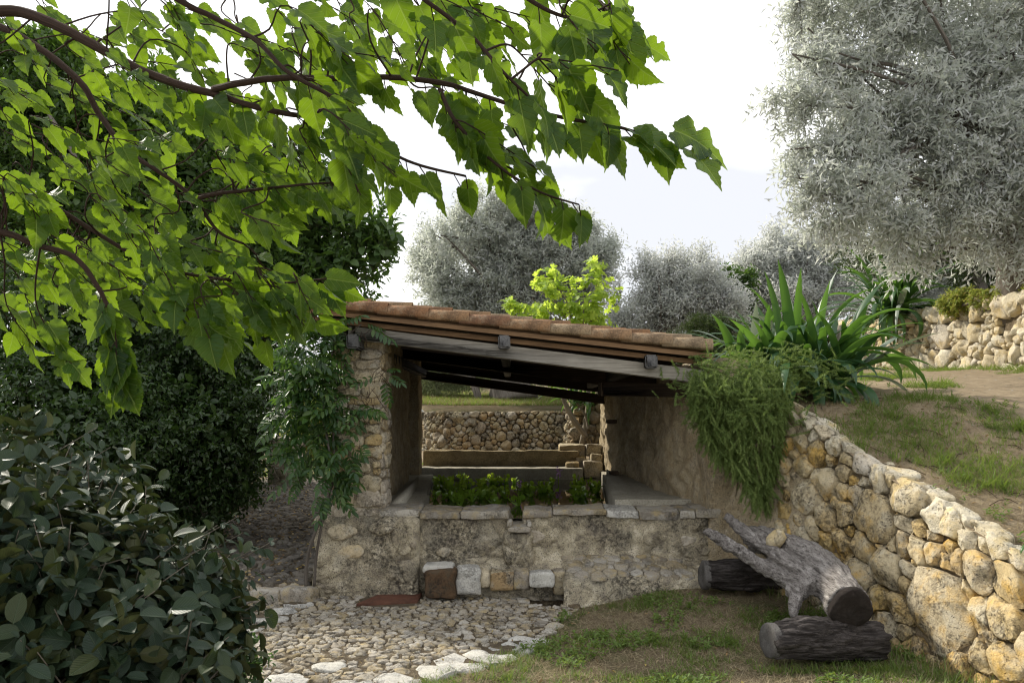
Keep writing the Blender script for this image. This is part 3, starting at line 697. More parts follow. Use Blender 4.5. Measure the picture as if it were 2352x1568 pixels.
# rendered stretch below the rosemary
def plaster_face(w, x0, x1, name, mat, parent, res=.022, amp=.03, off=0.0, y1=1.0, big=.03):
    ns = int((x1 - x0) / res) + 2; s = np.linspace(x0, x1, ns); H = w.H(s); ny = int(H.max() / res) + 2; V = []
    for k in range(ny): V.append(w.at(s, H * y1 * k / (ny - 1), np.full(ns, off)))
    V = np.array(V); nn = w.nor(s)[None]
    V = V + nn * (amp * fbm(V * 9, 5) + big * fbm(V * 2.6 + 9, 3))[..., None]
    g = G(); g.add(V.reshape(-1, 3), None, grid_faces(ny, ns), np.zeros((ny * ns, 2))); return g.build(name, mat, parent)
plaster_face(RW, 0, 1.05, 'rendered_face', M['plaster_in'], near_wall, off=.03)

upper_wall = thing('terrace_wall', 'pale dry-stone wall on the upper terrace behind the strap-leaved plants', 'stone wall', (6.45, 11, 2.1))
yy = np.array([16.5, 14.6, 12.5, 9.9, 8.6, 7.5]); UW = Wall([(UPB(y), y, float(Tz(UPB(y), y)) - .08) for y in yy], [(UPB(y) + .10, y, float(Tz(UPB(y), y)) + 1.0) for y in yy])
wall_body('core', UW, M['dry_gap'], upper_wall, off=-.03)
P_, R_ = rand_seeds(0, UW.L, .03, 1.02, .05, .20, lambda x, y: True, 1500, .90, random.Random(21))
capS = []; x = 0
while x < UW.L: r = random.uniform(.12, .2); capS.append((x + r, UW.H(x) - r * .6, r)); x += 2 * r * .88
capS = np.array(capS); keep = np.array([not (np.hypot(capS[:, 0] - p[0], capS[:, 1] - p[1]) < (capS[:, 2] + r) * .9).any() for p, r in zip(P_, R_)])
S = np.concatenate([capS, np.concatenate([P_[keep], R_[keep][:, None]], 1)])
lay_stones(UW, S, .075, upper_wall, M['pale_stone'], n=16, prof=HP2, rough=.15, rnd=1, clip=top_clip(UW, .0), gap=.007, tilt=.2)

arc = [(-1.55, 20.5), (-1.86, 18.6), (-1.96, 17.4), (-1.80, 16.4), (-1.42, 15.65), (-.85, 15.2), (-.2, 15.0), (.45, 15.0), (1.0, 15.2), (1.8, 15.4)]
A_ = smoothpath([(x, y, 0) for x, y in arc], 5)
CW = Wall([(x, y, .75) for x, y, _ in A_], [(x * 1.0 + .03, y + .06, 1.64 + .02 * max(0, x)) for x, y, _ in A_])
curved = thing('curved_stone_wall', 'curved dry-stone wall seen through the open basin house', 'stone wall', (0, 15.0, .8))
wall_body('core', CW, M['dry_gap'], curved, off=-.03)
P_, R_ = rand_seeds(0, CW.L, .02, .93, .045, .135, None, 2600, .90, random.Random(31))
lay_stones(CW, np.concatenate([P_, R_[:, None]], 1), .06, curved, M['arc_stone'], n=13, prof=HP2, rough=.2, rnd=1, clip=top_clip(CW, .0), gap=.007, tilt=.2, cap=290)
# ground held by the curved wall, rising to the olive grove
ns = len(A_); t = np.concatenate([[0, .12], np.linspace(.4, 1, 10) ** 2 * 45]); V = []
for d in t:
    x = A_[:, 0] * (1 + d * .09) + .05; y = A_[:, 1] + d + .05; z = np.interp(d, [0, .15, 3, 8, 20, 45], [1.62, 1.66, 1.85, 2.15, 2.9, 4.2]) + .18 * np.exp(-((x + .6) / 1.2) ** 2) * sstep(.5, 4, np.full_like(x, d)) * 1.0
    V.append(np.stack([x, y, z], -1))
V = np.array(V); g = G(); g.add(V.reshape(-1, 3), None, grid_faces(len(t), ns)[:, ::-1], V.reshape(-1, 3)[:, :2]); struct(g.build('grove_ground', M['ground']))
g = G(); xs = np.linspace(-1.9, 2.4, 30); ys = np.linspace(12.3, 16, 24); X, Y = np.meshgrid(xs, ys, indexing='ij')
V = np.stack([X, Y, .86 + .16 * sstep(.2, 1.6, X) * sstep(12.3, 14.5, Y) + .01 * fbm(np.stack([X * 3, Y * 3, X], -1), 3)], -1); g.add(V.reshape(-1, 3), None, grid_faces(30, 24), V.reshape(-1, 3)[:, :2]); struct(g.build('rear_yard_ground', M['path_ground']))

# ================================================================ THE OPEN BASIN HOUSE
house = thing('wash_house', 'open-sided stone wash house with a low clay-tiled roof over a basin', 'wash house', (0, 9.5, 0))
def part(name, g, mat): return g.build(name, mat, house)
# front parapet: left buttress and the wall on both sides of the spout
pg = G()
rough_box(pg, -1.745, -.80, 6.93, 7.48, -.05, .70, .022, .07, .014, 8, big=.028)
rough_box(pg, -.84, -.015, 7.03, 7.46, -.05, .705, .022, .03, .014, 8, big=.028)
rough_box(pg, .105, 1.90, 7.03, 7.46, -.05, .705, .022, .03, .016, 8, big=.034)
rough_box(pg, -.03, .12, 7.06, 7.46, -.05, .60, .03, .02, .01, 8)
rough_box(pg, -.075, .205, 6.93, 7.12, -.05, .575, .02, .07, .012, 9, big=.03)
parapet = part('parapet', pg, M['plaster'])
# a few field stones showing through the render
rs = random.Random(77)
PW = Wall([(-1.74, 6.93, 0), (-.80, 6.93, 0)], [(-1.74, 6.93, .7), (-.80, 6.93, .7)])
PR = Wall([(-.8, 7.03, 0), (1.85, 7.03, 0)], [(-.8, 7.03, .7), (1.85, 7.03, .7)])
for w, lst in ((PW, [(.25, .57, .15, .07), (.60, .60, .13, .06), (.80, .42, .06, .06), (.34, .40, .12, .07), (.10, .30, .07, .12), (.76, .52, .09, .10), (.88, .46, .035, .04), (.14, .08, .12, .05)]),
               (PR, [(1.0, .52, .10, .06), (2.2, .40, .09, .06), (2.38, .30, .10, .08), (2.33, .48, .11, .05), (2.50, .42, .07, .09), (2.2, .22, .08, .05), (2.5, .20, .10, .06), (2.42, .10, .08, .05), (2.0, .52, .07, .10), (.2, .38, .07, .05)])):
    for k, (x, y, a, b) in enumerate(lst):
        poly = np.array([(x + a * math.cos(t) * rs.uniform(.8, 1.1), y + b * math.sin(t) * rs.uniform(.8, 1.1)) for t in np.arange(8) * math.pi / 4])
        gs = stone_geo(poly, w.at, .016, gap=0, n=20, rough=.16, back=.05, seed=k + 60, prof=((1.0, -.03, 0), (.98, .2, 1), (.9, .7, 1), (.7, .92, 1), (.4, 1, 1)))
        if gs: q = G(); q.add(gs[0], gs[1], gs[2]); q.build('sunk_stone', M['pillar_stone'] if k % 3 == 0 else M['plaster'], parapet)
# coping
def cx(u, D): return (u - CX) / FPX * D
for k, (u0, u1, mt) in enumerate([(866, 964, 'cobble'), (964, 1059, 'cobble'), (1059, 1171, 'cobble'), (1204, 1272, 'cobble'), (1272, 1395, 'cobble'), (1395, 1470, 'white_slab'), (1470, 1560, 'cobble'), (1560, 1600, 'cobble'), (1600, 1660, 'cobble')]):
    q = G(); D = 7.0; z1 = .752 + rs.uniform(-.006, .006)
    rough_box(q, cx(u0, D) + .001, cx(u1, D) - .001, 7.0 + rs.uniform(-.012, .012), 7.475, z1 - rs.uniform(.05, .09), z1, .018, .016, .010, 12, big=.012)
    q.build('coping_stone', M[mt], parapet)
# spout
q = G()
rough_box(q, -.035, .165, 6.86, 7.30, .575, .625, .02, .02, .006, 14); rough_box(q, -.04, .005, 6.87, 7.06, .62, .675, .015, .02, .005, 14); rough_box(q, .125, .17, 6.87, 7.06, .62, .67, .015, .02, .005, 14)
q.build('spout_stone', M['cobble'], parapet)

# trough rim stones
rim = thing('trough_rim', 'row of rough stones edging the small trough below the spout', 'stone kerb', (-.1, 6.85, 0))
q = G(); rough_box(q, -.53, .50, 6.89, 7.10, -.02, .225, .025, .02, .008, 9, lean=lambda P: P + np.stack([P[..., 0] * 0, P[..., 0] * 0, .11 * sstep(6.89, 7.06, P[..., 1]) * sstep(.1, .2, P[..., 2])], -1)); q.build('trough_bed', M['plaster'], rim)
for k, (u0, u1, v0, v1, mt, y0) in enumerate([(975, 1044, 1311, 1374, 'brown_block', 6.72), (1046, 1100, 1307, 1366, 'white_slab', 6.74), (1101, 1121, 1312, 1350, 'pillar_stone', 6.79), (1122, 1180, 1313, 1358, 'arc_stone', 6.79), (1181, 1214, 1311, 1358, 'cobble', 6.77), (1215, 1270, 1317, 1353, 'white_slab', 6.72), (1271, 1304, 1313, 1372, 'arc_stone', 6.76)]):
    q = G(); s = FPX / y0; rough_box(q, (u0 - CX) / s - .004, (u1 - CX) / s + .004, y0 + rs.uniform(-.02, .02), 6.93, max(-.02, EYE - (v1 - HZ) / s), EYE - (v0 - HZ) / s, .018, .028, .012, 12, big=.014); q.build('stone', M[mt], rim)
q = G(); rough_box(q, -.76, -.50, 6.80, 7.06, .24, .30, .02, .02, .008, 12); q.build('stone', M['white_slab'], rim)

# sloping footing with flat stones at the right
foot = thing('sloping_footing', 'sloping ledge of flat grey stones at the foot of the basin wall', 'stone ledge', (1.0, 6.9, .15))
def ftop(x, y): return np.interp(y, [6.62, 7.08], [.235, .35]) - .04 * sstep(1.2, 1.7, x)
X, Y = np.meshgrid(np.linspace(.43, 1.78, 60), np.linspace(6.55, 7.1, 26), indexing='ij')
Z = ftop(X, Y) - .30 * (sstep(6.63, 6.55, Y)) - .1 * sstep(.46, .43, X); V = np.stack([X, Y, Z], -1); V = V + .006 * vfbm(V * 12, 3)
q = G(); q.add(V.reshape(-1, 3), None, grid_faces(60, 26)); q.build('bed', M['plaster'], foot)
P_, R_ = rand_seeds(.5, 1.45, 6.66, 7.04, .05, .10, lambda x, y: True, 500, .95, random.Random(8))
for k, c in enumerate(power_cells(P_, R_, 10, 1.5)):
    if c is None: continue
    gs = stone_geo(c, lambda a, b, h: np.stack([a, b, ftop(a, b) + h], -1), .014, gap=.006, n=14, rough=.1, back=.02, seed=k, prof=((1, -.02, 0), (.98, .6, 1), (.85, .95, 1), (.5, 1, 1)))
    if gs: q = G(); q.add(gs[0], gs[1], gs[2]); q.build('flat_stone', M['cobble'], foot)

# pillar: coursed stones round a mortar core
px0, px1, py0, py1, pz0, pz1 = -1.573, -1.152, 7.03, 7.44, .68, 2.26
q = G(); rough_box(q, px0 + .001, px1 - .001, py0 + .001, py1 - .001, pz0 - .02, pz1, .03, .02, .008, 10)
pillar = part('pillar', q, M['mortar'])
def courses(w, L, z0, z1, seed, parent, depth=.022, mat='pillar_stone', hmin=.075, hmax=.15, wmax=.24):
    rs = random.Random(seed); y = 0; H = z1 - z0; k = 0
    while y < H - .03:
        h = min(rs.uniform(hmin, hmax), H - y); x = -.004
        while x < L:
            wd = rs.uniform(.10, wmax) * (1.2 if h > .1 else 1)
            if L - x - wd < .07: wd = L - x + .004
            y0, y1 = y + rs.uniform(-.012, .012), y + h + rs.uniform(-.012, .012)
            if rs.random() < .12 and h > .11:      # two thin stones in place of one
                segs = [(y0, (y0 + y1) / 2), ((y0 + y1) / 2, y1)]
            else: segs = [(y0, y1)]
            for a, b in segs:
                j = lambda: rs.uniform(-.009, .009)
                poly = np.array([(x + j(), a + j()), (x + wd / 2, a + j()), (x + wd + j(), a + j()), (x + wd + j(), b + j()), (x + wd * .4, b + j()), (x + j(), b + j())])
                gs = stone_geo(poly, w.at, depth * rs.uniform(.6, 1.4), gap=.008, n=20, rough=.2, back=.02, rnd=1, seed=seed * 50 + k, prof=((1.0, -.02, 0), (1, .3, 1), (.95, .8, 1), (.8, 1, 1), (.4, 1, 1))); k += 1
                if gs: q = G(); q.add(gs[0], gs[1], gs[2]); q.build('stone', M[mat], parent)
            x += wd
        y += h
courses(Wall([(px0, py0, pz0), (px1, py0, pz0)], [(px0, py0, pz1), (px1, py0, pz1)]), px1 - px0, pz0, pz1, 3, pillar)
courses(Wall([(px1, py0, pz0), (px1, py1, pz0)], [(px1, py0, pz1), (px1, py1, pz1)]), py1 - py0, pz0, pz1, 4, pillar)
courses(Wall([(px0, py1, pz0), (px0, py0, pz0)], [(px0, py1, pz1), (px0, py0, pz1)]), py1 - py0, pz0, pz1, 5, pillar)

# left side wall and rear pier, right side wall
LWb = [(-1.20, 7.44), (-1.24, 7.9), (-1.40, 10.8)]
LW = Wall([(x, y, .4) for x, y in LWb], [(x, y, 2.40) for x, y in LWb])
plaster_face(LW, 0, LW.L, 'side_wall', M['plaster_in'], house, .04, .018, big=.02)
q = G(); V = np.array([(-1.58, 7.44, -.05), (-2.05, 12.4, -.05), (-1.58, 7.44, 2.42), (-2.05, 12.4, 2.5)]); n_ = 40
t, s = np.meshgrid(np.linspace(0, 1, 100), np.linspace(0, 1, 50), indexing='ij')
Pz = V[0] * ((1 - t) * (1 - s))[..., None] + V[1] * (t * (1 - s))[..., None] + V[2] * ((1 - t) * s)[..., None] + V[3] * (t * s)[..., None]
Pz = Pz + .02 * vfbm(Pz * 5, 4); q.add(Pz.reshape(-1, 3), None, grid_faces(100, 50)); q.build('outer_side_wall', M['plaster'], house)
q = G(); rough_box(q, -1.72, -1.345, 11.5, 11.95, .3, 2.45, .04, .03, .014, 7, big=.02); part('rear_pier', q, M['plaster_in'])
RI = [(1.40, 12.6), (1.41, 9.5), (1.50, 7.9), (1.62, 7.45), (1.80, 7.12), (1.95, 6.98)]
RIW = Wall([(x, y, .1) for x, y in RI], [(x + .03, y, 1.84 if y < 9 else 1.9) for x, y in RI])
plaster_face(RIW, 0, RIW.L, 'side_wall', M['plaster_in'], house, .028, .03, big=.035)
q = G(); rough_box(q, 1.40, 1.75, 12.2, 12.7, .3, 2.0, .04, .05, .03, 6, big=.04); part('rear_pier', q, M['plaster_in'])
for (u, v, D, s) in [(1406, 968, 9.6, .07), (1412, 1086, 9.3, .06)]:
    q = G(); p = W(u, v, D); rough_box(q, p[0] - s, p[0] + s * .8, p[1] - .05, p[1] + .1, p[2] - s * .35, p[2] + s * .35, .03, .012, .006, 12); part('timber_stub', q, M['beam_dark'])

# basin: ledges, back wall, water
wz = .63
q = G()
def ledge(q, P0, P1, P2, P3, z0, z1, n=30):          # prism with a four-point plan
    pts = [P0, P1, P2, P3]
    for a in range(4):
        A, B = np.array(pts[a]), np.array(pts[(a + 1) % 4]); m_ = max(2, int(np.linalg.norm(B - A) / .05))
        s = np.linspace(0, 1, m_)[:, None]; e = A * (1 - s) + B * s
        V = np.stack([np.concatenate([e, np.full((m_, 1), z)], 1) for z in np.linspace(z0, z1, 6)]); V = V + .006 * vfbm(V * 8, 3); q.add(V.reshape(-1, 3), None, grid_faces(6, m_))
    s, t = np.meshgrid(np.linspace(0, 1, n), np.linspace(0, 1, n), indexing='ij')
    T = (np.array(P0) * ((1 - s) * (1 - t))[..., None] + np.array(P1) * (s * (1 - t))[..., None] + np.array(P2) * (s * t)[..., None] + np.array(P3) * ((1 - s) * t)[..., None])
    V = np.concatenate([T, np.full((n, n, 1), z1)], -1); V = V + .006 * vfbm(V * 8, 3); q.add(V.reshape(-1, 3), None, grid_faces(n, n))
ledge(q, (-1.25, 7.45), (-.90, 7.45), (-.905, 8.7), (-1.30, 8.7), .2, .72); ledge(q, (-1.30, 8.7), (-.935, 8.7), (-1.155, 11.7), (-1.5, 11.7), .2, .715)
part('left_ledge', q, M['concrete'])
q = G(); V = [W(893, 1157, 7.6), W(940, 1100, 9.6), W(985, 1112, 9.4), W(975, 1157, 7.6)]
V = np.array([(-1.18, 7.5, .73), (-1.02, 7.5, .83), (-1.28, 9.9, .73), (-1.16, 9.9, .83), (-1.02, 7.5, .70), (-1.16, 9.9, .70)])
q.add(V, [(0, 1, 4), (3, 2, 5)], [(0, 2, 3, 1), (1, 3, 5, 4)]); part('gutter_edge', q, M['concrete'])
q = G(); ledge(q, (.965, 7.45), (1.75, 7.45), (1.50, 9.6), (1.13, 9.6), .2, .80); ledge(q, (1.13, 9.6), (1.5, 9.6), (1.45, 12.2), (1.36, 12.2), .2, .74)
part('right_ledge', q, M['concrete'])
q = G(); V = np.array([(.968, 7.48, .70), (1.60, 7.48, .73), (1.60, 7.7, .74), (1.30, 9.5, 1.06), (1.12, 9.5, 1.00), (.97, 7.7, .74)])
# sloping washing slab along the right-hand wall, higher towards the back
Lp = [(.97, 7.50, .76), (1.00, 8.2, .84), (1.08, 9.0, .90), (1.16, 9.8, .92)]; Rp = [(1.62, 7.50, .76), (1.52, 8.2, .80), (1.48, 9.0, .82), (1.46, 9.8, .84)]
Vv = []
for a, b in zip(Lp, Rp): Vv.append([(a[0], a[1], .3), a, tuple((np.array(a) + b) / 2 + (0, 0, -.02)), b])
Vv = np.array(Vv); q.add(Vv.reshape(-1, 3), None, grid_faces(4, 4)[:, ::-1]); q.add(Vv[0], None, [(0, 1, 2, 3)]); part('washing_slab', q, M['concrete'])
q = G(); rough_box(q, -1.36, 1.02, 12.2, 12.45, .3, 1.035, .04, .02, .010, 6, big=.01); part('basin_back_wall', q, M['ochre_cement'])
q = G(); rough_box(q, -1.36, 1.05, 11.75, 12.22, .3, .80, .05, .02, .006, 6); part('back_ledge', q, M['concrete'])
for (u0, u1, v0, v1, D) in [(1284, 1346, 1021, 1062, 12.35), (1346, 1384, 1021, 1048, 12.3), (1358, 1386, 1042, 1064, 12.1), (1340, 1386, 1058, 1100, 12.0), (1300, 1330, 1062, 1100, 11.9), (1322, 1345, 1050, 1090, 12.15)]:
    q = G(); s = FPX / D; rough_box(q, (u0 - CX) / s, (u1 - CX) / s, D, D + .35, EYE - (v1 - HZ) / s, EYE - (v0 - HZ) / s, .03, .03, .012, 9, big=.02); q.build('corner_stone', M['pillar_stone'], house)
q = G(); V = np.array([(-1.2, 7.4, wz), (1.4, 7.4, wz), (1.5, 12.2, wz), (-1.5, 12.2, wz)]); q.add(V, None, [(0, 1, 2, 3)]); struct(q.build('water', M['water'], None, False))
q = G(); V = np.array([(-1.2, 7.4, .05), (1.4, 7.4, .05), (1.5, 12.2, .05), (-1.5, 12.2, .05)]); q.add(V, None, [(0, 1, 2, 3)]); part('basin_floor', q, M['dry_gap'])
q = G(); V, a, b, uv = tube([W(931, 845, 10.7), W(931, 985, 10.7), W(930, 1112, 10.6)], .022, 8); q.add(V, a, b); part('iron_post', q, M['beam_dark'])

q = G(); rough_box(q, 1.74, 2.1, 7.0, 12.6, .3, 2.10, .07, .03, .015, 6, big=.02); part('side_wall_head', q, M['plaster_in'])
# ---- roof
def zr(x): return 2.515 - .113 * (x + 1.5)
SL = -.113
def slab(q, x0, x1, y0, y1, dz0, dz1):            # a board following the roof slope, dz relative to the roof line
    box(q, x0, x1, y0, y1, 0, 1, f=lambda V: np.stack([V[:, 0], V[:, 1], zr(V[:, 0]) + np.where(V[:, 2] > .5, dz1, dz0)], -1), bev=.004)
roof = thing_roof = bpy.data.objects.new('roof', None); COL.objects.link(roof); roof.location = (0, 7, 2.4); setpar(roof, house)
g = G(); r0, r1, L_, th = .066, .055, .43, .012; na = 9
def tile_mesh(twist, hl, seed):
    V = []; 
    for xi, r in ((0, r1), (.5, (r0 + r1) / 2), (1, r0)):
        for rr, dz in ((r, 0), (r - th, 0)):
            for a in np.linspace(-math.pi * .5, math.pi * .5, na) + twist:
                V.append((xi * L_, rr * math.sin(a), rr * math.cos(a)))
    V = np.array(V); V = V + .0022 * vfbm(V * 18 + seed, 2); F = []
    def id(i, k, j): return (i * 2 + k) * na + j
    for i in range(2):
        for j in range(na - 1):
            F.append((id(i, 0, j), id(i + 1, 0, j), id(i + 1, 0, j + 1), id(i, 0, j + 1))); F.append((id(i, 1, j), id(i, 1, j + 1), id(i + 1, 1, j + 1), id(i + 1, 1, j)))
        F.append((id(i, 0, 0), id(i, 1, 0), id(i + 1, 1, 0), id(i + 1, 0, 0))); F.append((id(i, 0, na - 1), id(i + 1, 0, na - 1), id(i + 1, 1, na - 1), id(i, 1, na - 1)))
    for j in range(na - 1):
        F.append((id(0, 0, j), id(0, 0, j + 1), id(0, 1, j + 1), id(0, 1, j))); F.append((id(2, 0, j), id(2, 1, j), id(2, 1, j + 1), id(2, 0, j + 1)))
    q = G(); q.add(V, None, F); me = q.mesh('tile_mesh'); me.materials.append(M['tile']); return me
def place_tile(me, x, y, z, tilt, yaw=0):
    o = bpy.data.objects.new('tile', me); COL.objects.link(o)
    o.rotation_euler = (0, tilt, yaw); o.location = (x, y, z); setpar(o, roof)
vm = [tile_mesh(-.65, 1, s) for s in (1, 2)]; cm_ = [tile_mesh(0, 1, s) for s in (3, 4, 5)]
rs = random.Random(4); k = 0; tl = math.atan(.113)
for i in range(10):
    x = -1.83 + i * .345
    place_tile(vm[i % 2], x, 6.80, zr(x) - .012 + .012, tl - .048 + rs.uniform(-.008, .008), rs.uniform(-.012, .012))
    for j in range(28):
        y = 6.91 + j * .20
        place_tile(cm_[k % 3], x + rs.uniform(-.012, .012) - .16 * (j == 0), y, zr(x) + .048 + rs.uniform(-.005, .007), tl - .045, rs.uniform(-.012, .012)); k += 1
q = G(); slab(q, -1.82, 1.68, 6.80, 12.5, -.02, -.004); q.build('tile_bed', M['tile'], roof)
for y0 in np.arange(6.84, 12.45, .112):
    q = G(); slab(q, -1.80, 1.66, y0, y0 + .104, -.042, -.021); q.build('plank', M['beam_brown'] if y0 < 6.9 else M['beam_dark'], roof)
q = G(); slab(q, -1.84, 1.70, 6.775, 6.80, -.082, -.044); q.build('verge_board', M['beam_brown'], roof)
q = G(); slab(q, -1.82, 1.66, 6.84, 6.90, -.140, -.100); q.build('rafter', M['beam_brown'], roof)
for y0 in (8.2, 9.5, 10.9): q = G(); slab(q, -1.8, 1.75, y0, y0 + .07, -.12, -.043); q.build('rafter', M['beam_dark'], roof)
def between(q, u0, vt0, vb0, u1, vt1, vb1, D, dd):
    a, b, c, d = W(u0, vt0, D), W(u0, vb0, D), W(u1, vt1, D), W(u1, vb1, D)
    def f(V):
        t = (V[:, 0])[:, None]; s = (V[:, 2])[:, None]; P = (b * (1 - s) + a * s) * (1 - t) + (d * (1 - s) + c * s) * t
        P[:, 1] = D + V[:, 1] * dd; return P
    box(q, 0, 1, 0, 1, 0, 1, f=f, bev=.02)
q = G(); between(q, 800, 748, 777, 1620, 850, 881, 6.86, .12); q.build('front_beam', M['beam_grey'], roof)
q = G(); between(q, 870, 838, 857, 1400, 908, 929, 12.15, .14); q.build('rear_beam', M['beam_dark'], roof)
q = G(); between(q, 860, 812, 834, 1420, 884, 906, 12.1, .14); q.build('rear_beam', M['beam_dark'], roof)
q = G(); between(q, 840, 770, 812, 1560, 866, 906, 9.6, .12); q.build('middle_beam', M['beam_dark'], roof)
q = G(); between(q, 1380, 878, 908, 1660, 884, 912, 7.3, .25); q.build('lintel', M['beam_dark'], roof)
for u, v0, v1 in ((809, 767, 800), (1158, 769, 799), (1497, 814, 845)):
    q = G(); D = 6.76; s = FPX / D; x = (u - CX) / s; zt, zb = EYE - (v0 - HZ) / s, EYE - (v1 - HZ) / s
    box(q, x - .052, x + .052, D, 12.45, zb, zt, bev=.014); q.build('purlin', M['purlin'], roof)
q = G(); D = 6.9; p = W(712, 745, D); box(q, p[0] - .05, p[0] + .06, D, 12.3, p[2] - .06, p[2] + .05, bev=.014); q.build('purlin', M['purlin'], roof)
q = G(); p = W(765, 738, D); box(q, p[0] - .07, p[0] + .09, 7.0, 7.4, p[2] - .08, p[2] + .05, bev=.014); q.build('pillar_pad', M['purlin'], roof)

# rusty drain plate with raised studs
q = G(); zt = .028; cs = np.array([(-1.29, 6.60), (-1.17, 6.93), (-.79, 6.99), (-.80, 6.71)])
def bil(s, t): return cs[0] * (1 - s) * (1 - t) + cs[3] * s * (1 - t) + cs[1] * (1 - s) * t + cs[2] * s * t
V = [np.append(c, zt) for c in cs] + [np.append(c, 0) for c in cs]; q.add(V, None, [(0, 3, 2, 1), (0, 4, 7, 3), (0, 1, 5, 4), (3, 7, 6, 2)])
for i in range(22):
    for j in range(16):
        c = bil((i + .5 + .25 * (j % 2)) / 22.5, (j + .5) / 16); a = .006
        q.add([(c[0] - a * 1.3, c[1], zt), (c[0], c[1] - a * .6, zt), (c[0] + a * 1.3, c[1], zt), (c[0], c[1] + a * .6, zt), (c[0], c[1], zt + .004)], [(0, 1, 4), (1, 2, 4), (2, 3, 4), (3, 0, 4)])
o = q.build('drain_cover', M['rust'], None, False); o['label'] = 'rusty brown studded metal plate on the cobbles by the basin wall'; o['category'] = 'drain cover'

# step stones of the side path
st = thing('path_step', 'low step of two rounded kerb stones where the side path begins', 'step', (-2.2, 6.85, 0))
for (u0, u1, v0, v1, D) in [(637, 718, 1353, 1392, 6.72), (560, 640, 1358, 1396, 6.70), (470, 556, 1360, 1398, 6.70)]:
    q = G(); s = FPX / D; rough_box(q, (u0 - CX) / s, (u1 - CX) / s, D, D + .26, -.03, EYE - (v0 - HZ) / s, .02, .05, .012, 10, big=.02); q.build('stone', M['cobble'], st)

# posts at the end of the path
gp = thing('path_end_pillar', 'dark stone block pillar at the far end of the shady side path', 'pillar', (-4.6, 16.5, 0))
q = G(); rough_box(q, cx(612, 16.5), cx(684, 16.5), 16.5, 17.1, .0, EYE - (1006 - HZ) * 16.5 / FPX, .05, .03, .012, 6, big=.02); q.build('block', M['plaster'], gp)
gp = thing('path_end_bollard', 'short rounded stone post in front of the dark path-end pillar', 'stone post', (-4.4, 16.0, 0))
q = G(); rough_box(q, cx(652, 16.0), cx(694, 16.0), 16.0, 16.4, -.02, EYE - (1046 - HZ) * 16.0 / FPX, .04, .12, .012, 6, big=.02); q.build('shaft', M['concrete'], gp)
gp = thing('low_kerb_wall', 'low mossy stone kerb before the bright grass at the end of the path', 'low wall', (-3.6, 18.6, 0))
q = G(); rough_box(q, cx(690, 18.6), cx(800, 18.6), 18.6, 19.0, -.02, EYE - (1096 - HZ) * 18.6 / FPX, .06, .04, .012, 6, big=.02); q.build('kerb', M['plaster'], gp)

# rubble crag beside the rear opening
cr = thing('rubble_pier', 'broken rubble pier behind the right end of the basin back wall', 'stone pier', (1.4, 13.6, .9))
RP = Wall([(.98, 13.9, .85), (1.05, 13.5, .85), (1.6, 13.3, .85)], [(1.05, 14.0, 1.75), (1.1, 13.6, 1.85), (1.65, 13.4, 1.95)])
wall_body('core', RP, M['plaster_in'], cr, off=-.02)
P_, R_ = rand_seeds(0, RP.L, 0, 1.05, .05, .14, None, 400, .9, random.Random(2)); lay_stones(RP, np.concatenate([P_, R_[:, None]], 1), .09, cr, M['arc_stone'], n=14, rough=.3, gap=.01)

# ================================================================ PLANTS
def rnd_dir(n, rg): return nrm(rg.normal(size=(n, 3)))
T_DIA = (np.array([[0, 0, 0], [.5, .45, .10], [0, 1, -.03], [-.5, .45, .10], ]), np.array([[0, 1, 2], [0, 2, 3]]), np.array([[.5, 0], [1, .45], [.5, 1], [0, .45]]))
T_OVAL = leaf_tmpl([(0, .0), (.22, .40), (.55, .50), (.82, .30), (1, 0.0)], .25, .12, 1)
T_OVAL2 = leaf_tmpl([(0, .0), (.08, .22), (.25, .40), (.48, .50), (.70, .44), (.88, .24), (1, 0.0)], .22, .14, 1)
def sprays(g, tm, base, dirs, length, L, size, wid, rg, side=.75, droop=.0, flat=None, jit=.15, twig=0, m=0, sizejit=.25):
    T = len(base); length = np.broadcast_to(length, (T,)); k = np.arange(L)
    s = (k + 1.0) / L
    d = nrm(dirs); up = np.tile([0, 0, 1.0], (T, 1)); ax = nrm(np.cross(d, up + .3 * rnd_dir(T, rg))); bx = np.cross(d, ax)
    pos = base[:, None] + d[:, None] * (s[None, :, None] * length[:, None, None]); pos[..., 2] -= droop * (s ** 2)[None] * length[:, None]
    phi = (k * 2.4)[None] + rg.uniform(0, 6.3, (T, 1))
    if flat is not None: phi = np.where(k % 2 == 0, 0, math.pi)[None] + rg.normal(0, flat, (T, L))
    sd = np.cos(phi)[..., None] * ax[:, None] + np.sin(phi)[..., None] * bx[:, None]
    dd = d[:, None].repeat(L, 1).copy(); dd[..., 2] -= 2 * droop * s[None]
    y = nrm(dd * (1 - side * .7) + sd * side + jit * rg.normal(size=(T, L, 3)))
    n = nrm(np.cross(np.cross(y, sd + dd), y) + .35 * rg.normal(size=(T, L, 3)) + np.array([0, 0, .6]))
    sz = size * (1 + sizejit * rg.uniform(-1, 1, (T, L)))
    scatter(g, tm, pos.reshape(-1, 3), y.reshape(-1, 3), n.reshape(-1, 3), sz.ravel(), sz.ravel() * wid, m)
    if twig:
        e = base + d * length[:, None]; e[:, 2] -= droop * length; mid = (base + e) / 2; mid[:, 2] += droop * .25 * length
        V = np.stack([base - ax * twig, base + ax * twig, mid - ax * twig * .7, mid + ax * twig * .7, e], 1); F = np.array([[0, 1, 3], [0, 3, 2], [2, 3, 4]])
        return V.reshape(-1, 3), (F[None] + (np.arange(T) * 5)[:, None, None]).reshape(-1, 3)
def blobs(lst): return np.array([list(W(u, v, D)) + [r * D / FPX] for u, v, r, D in lst])
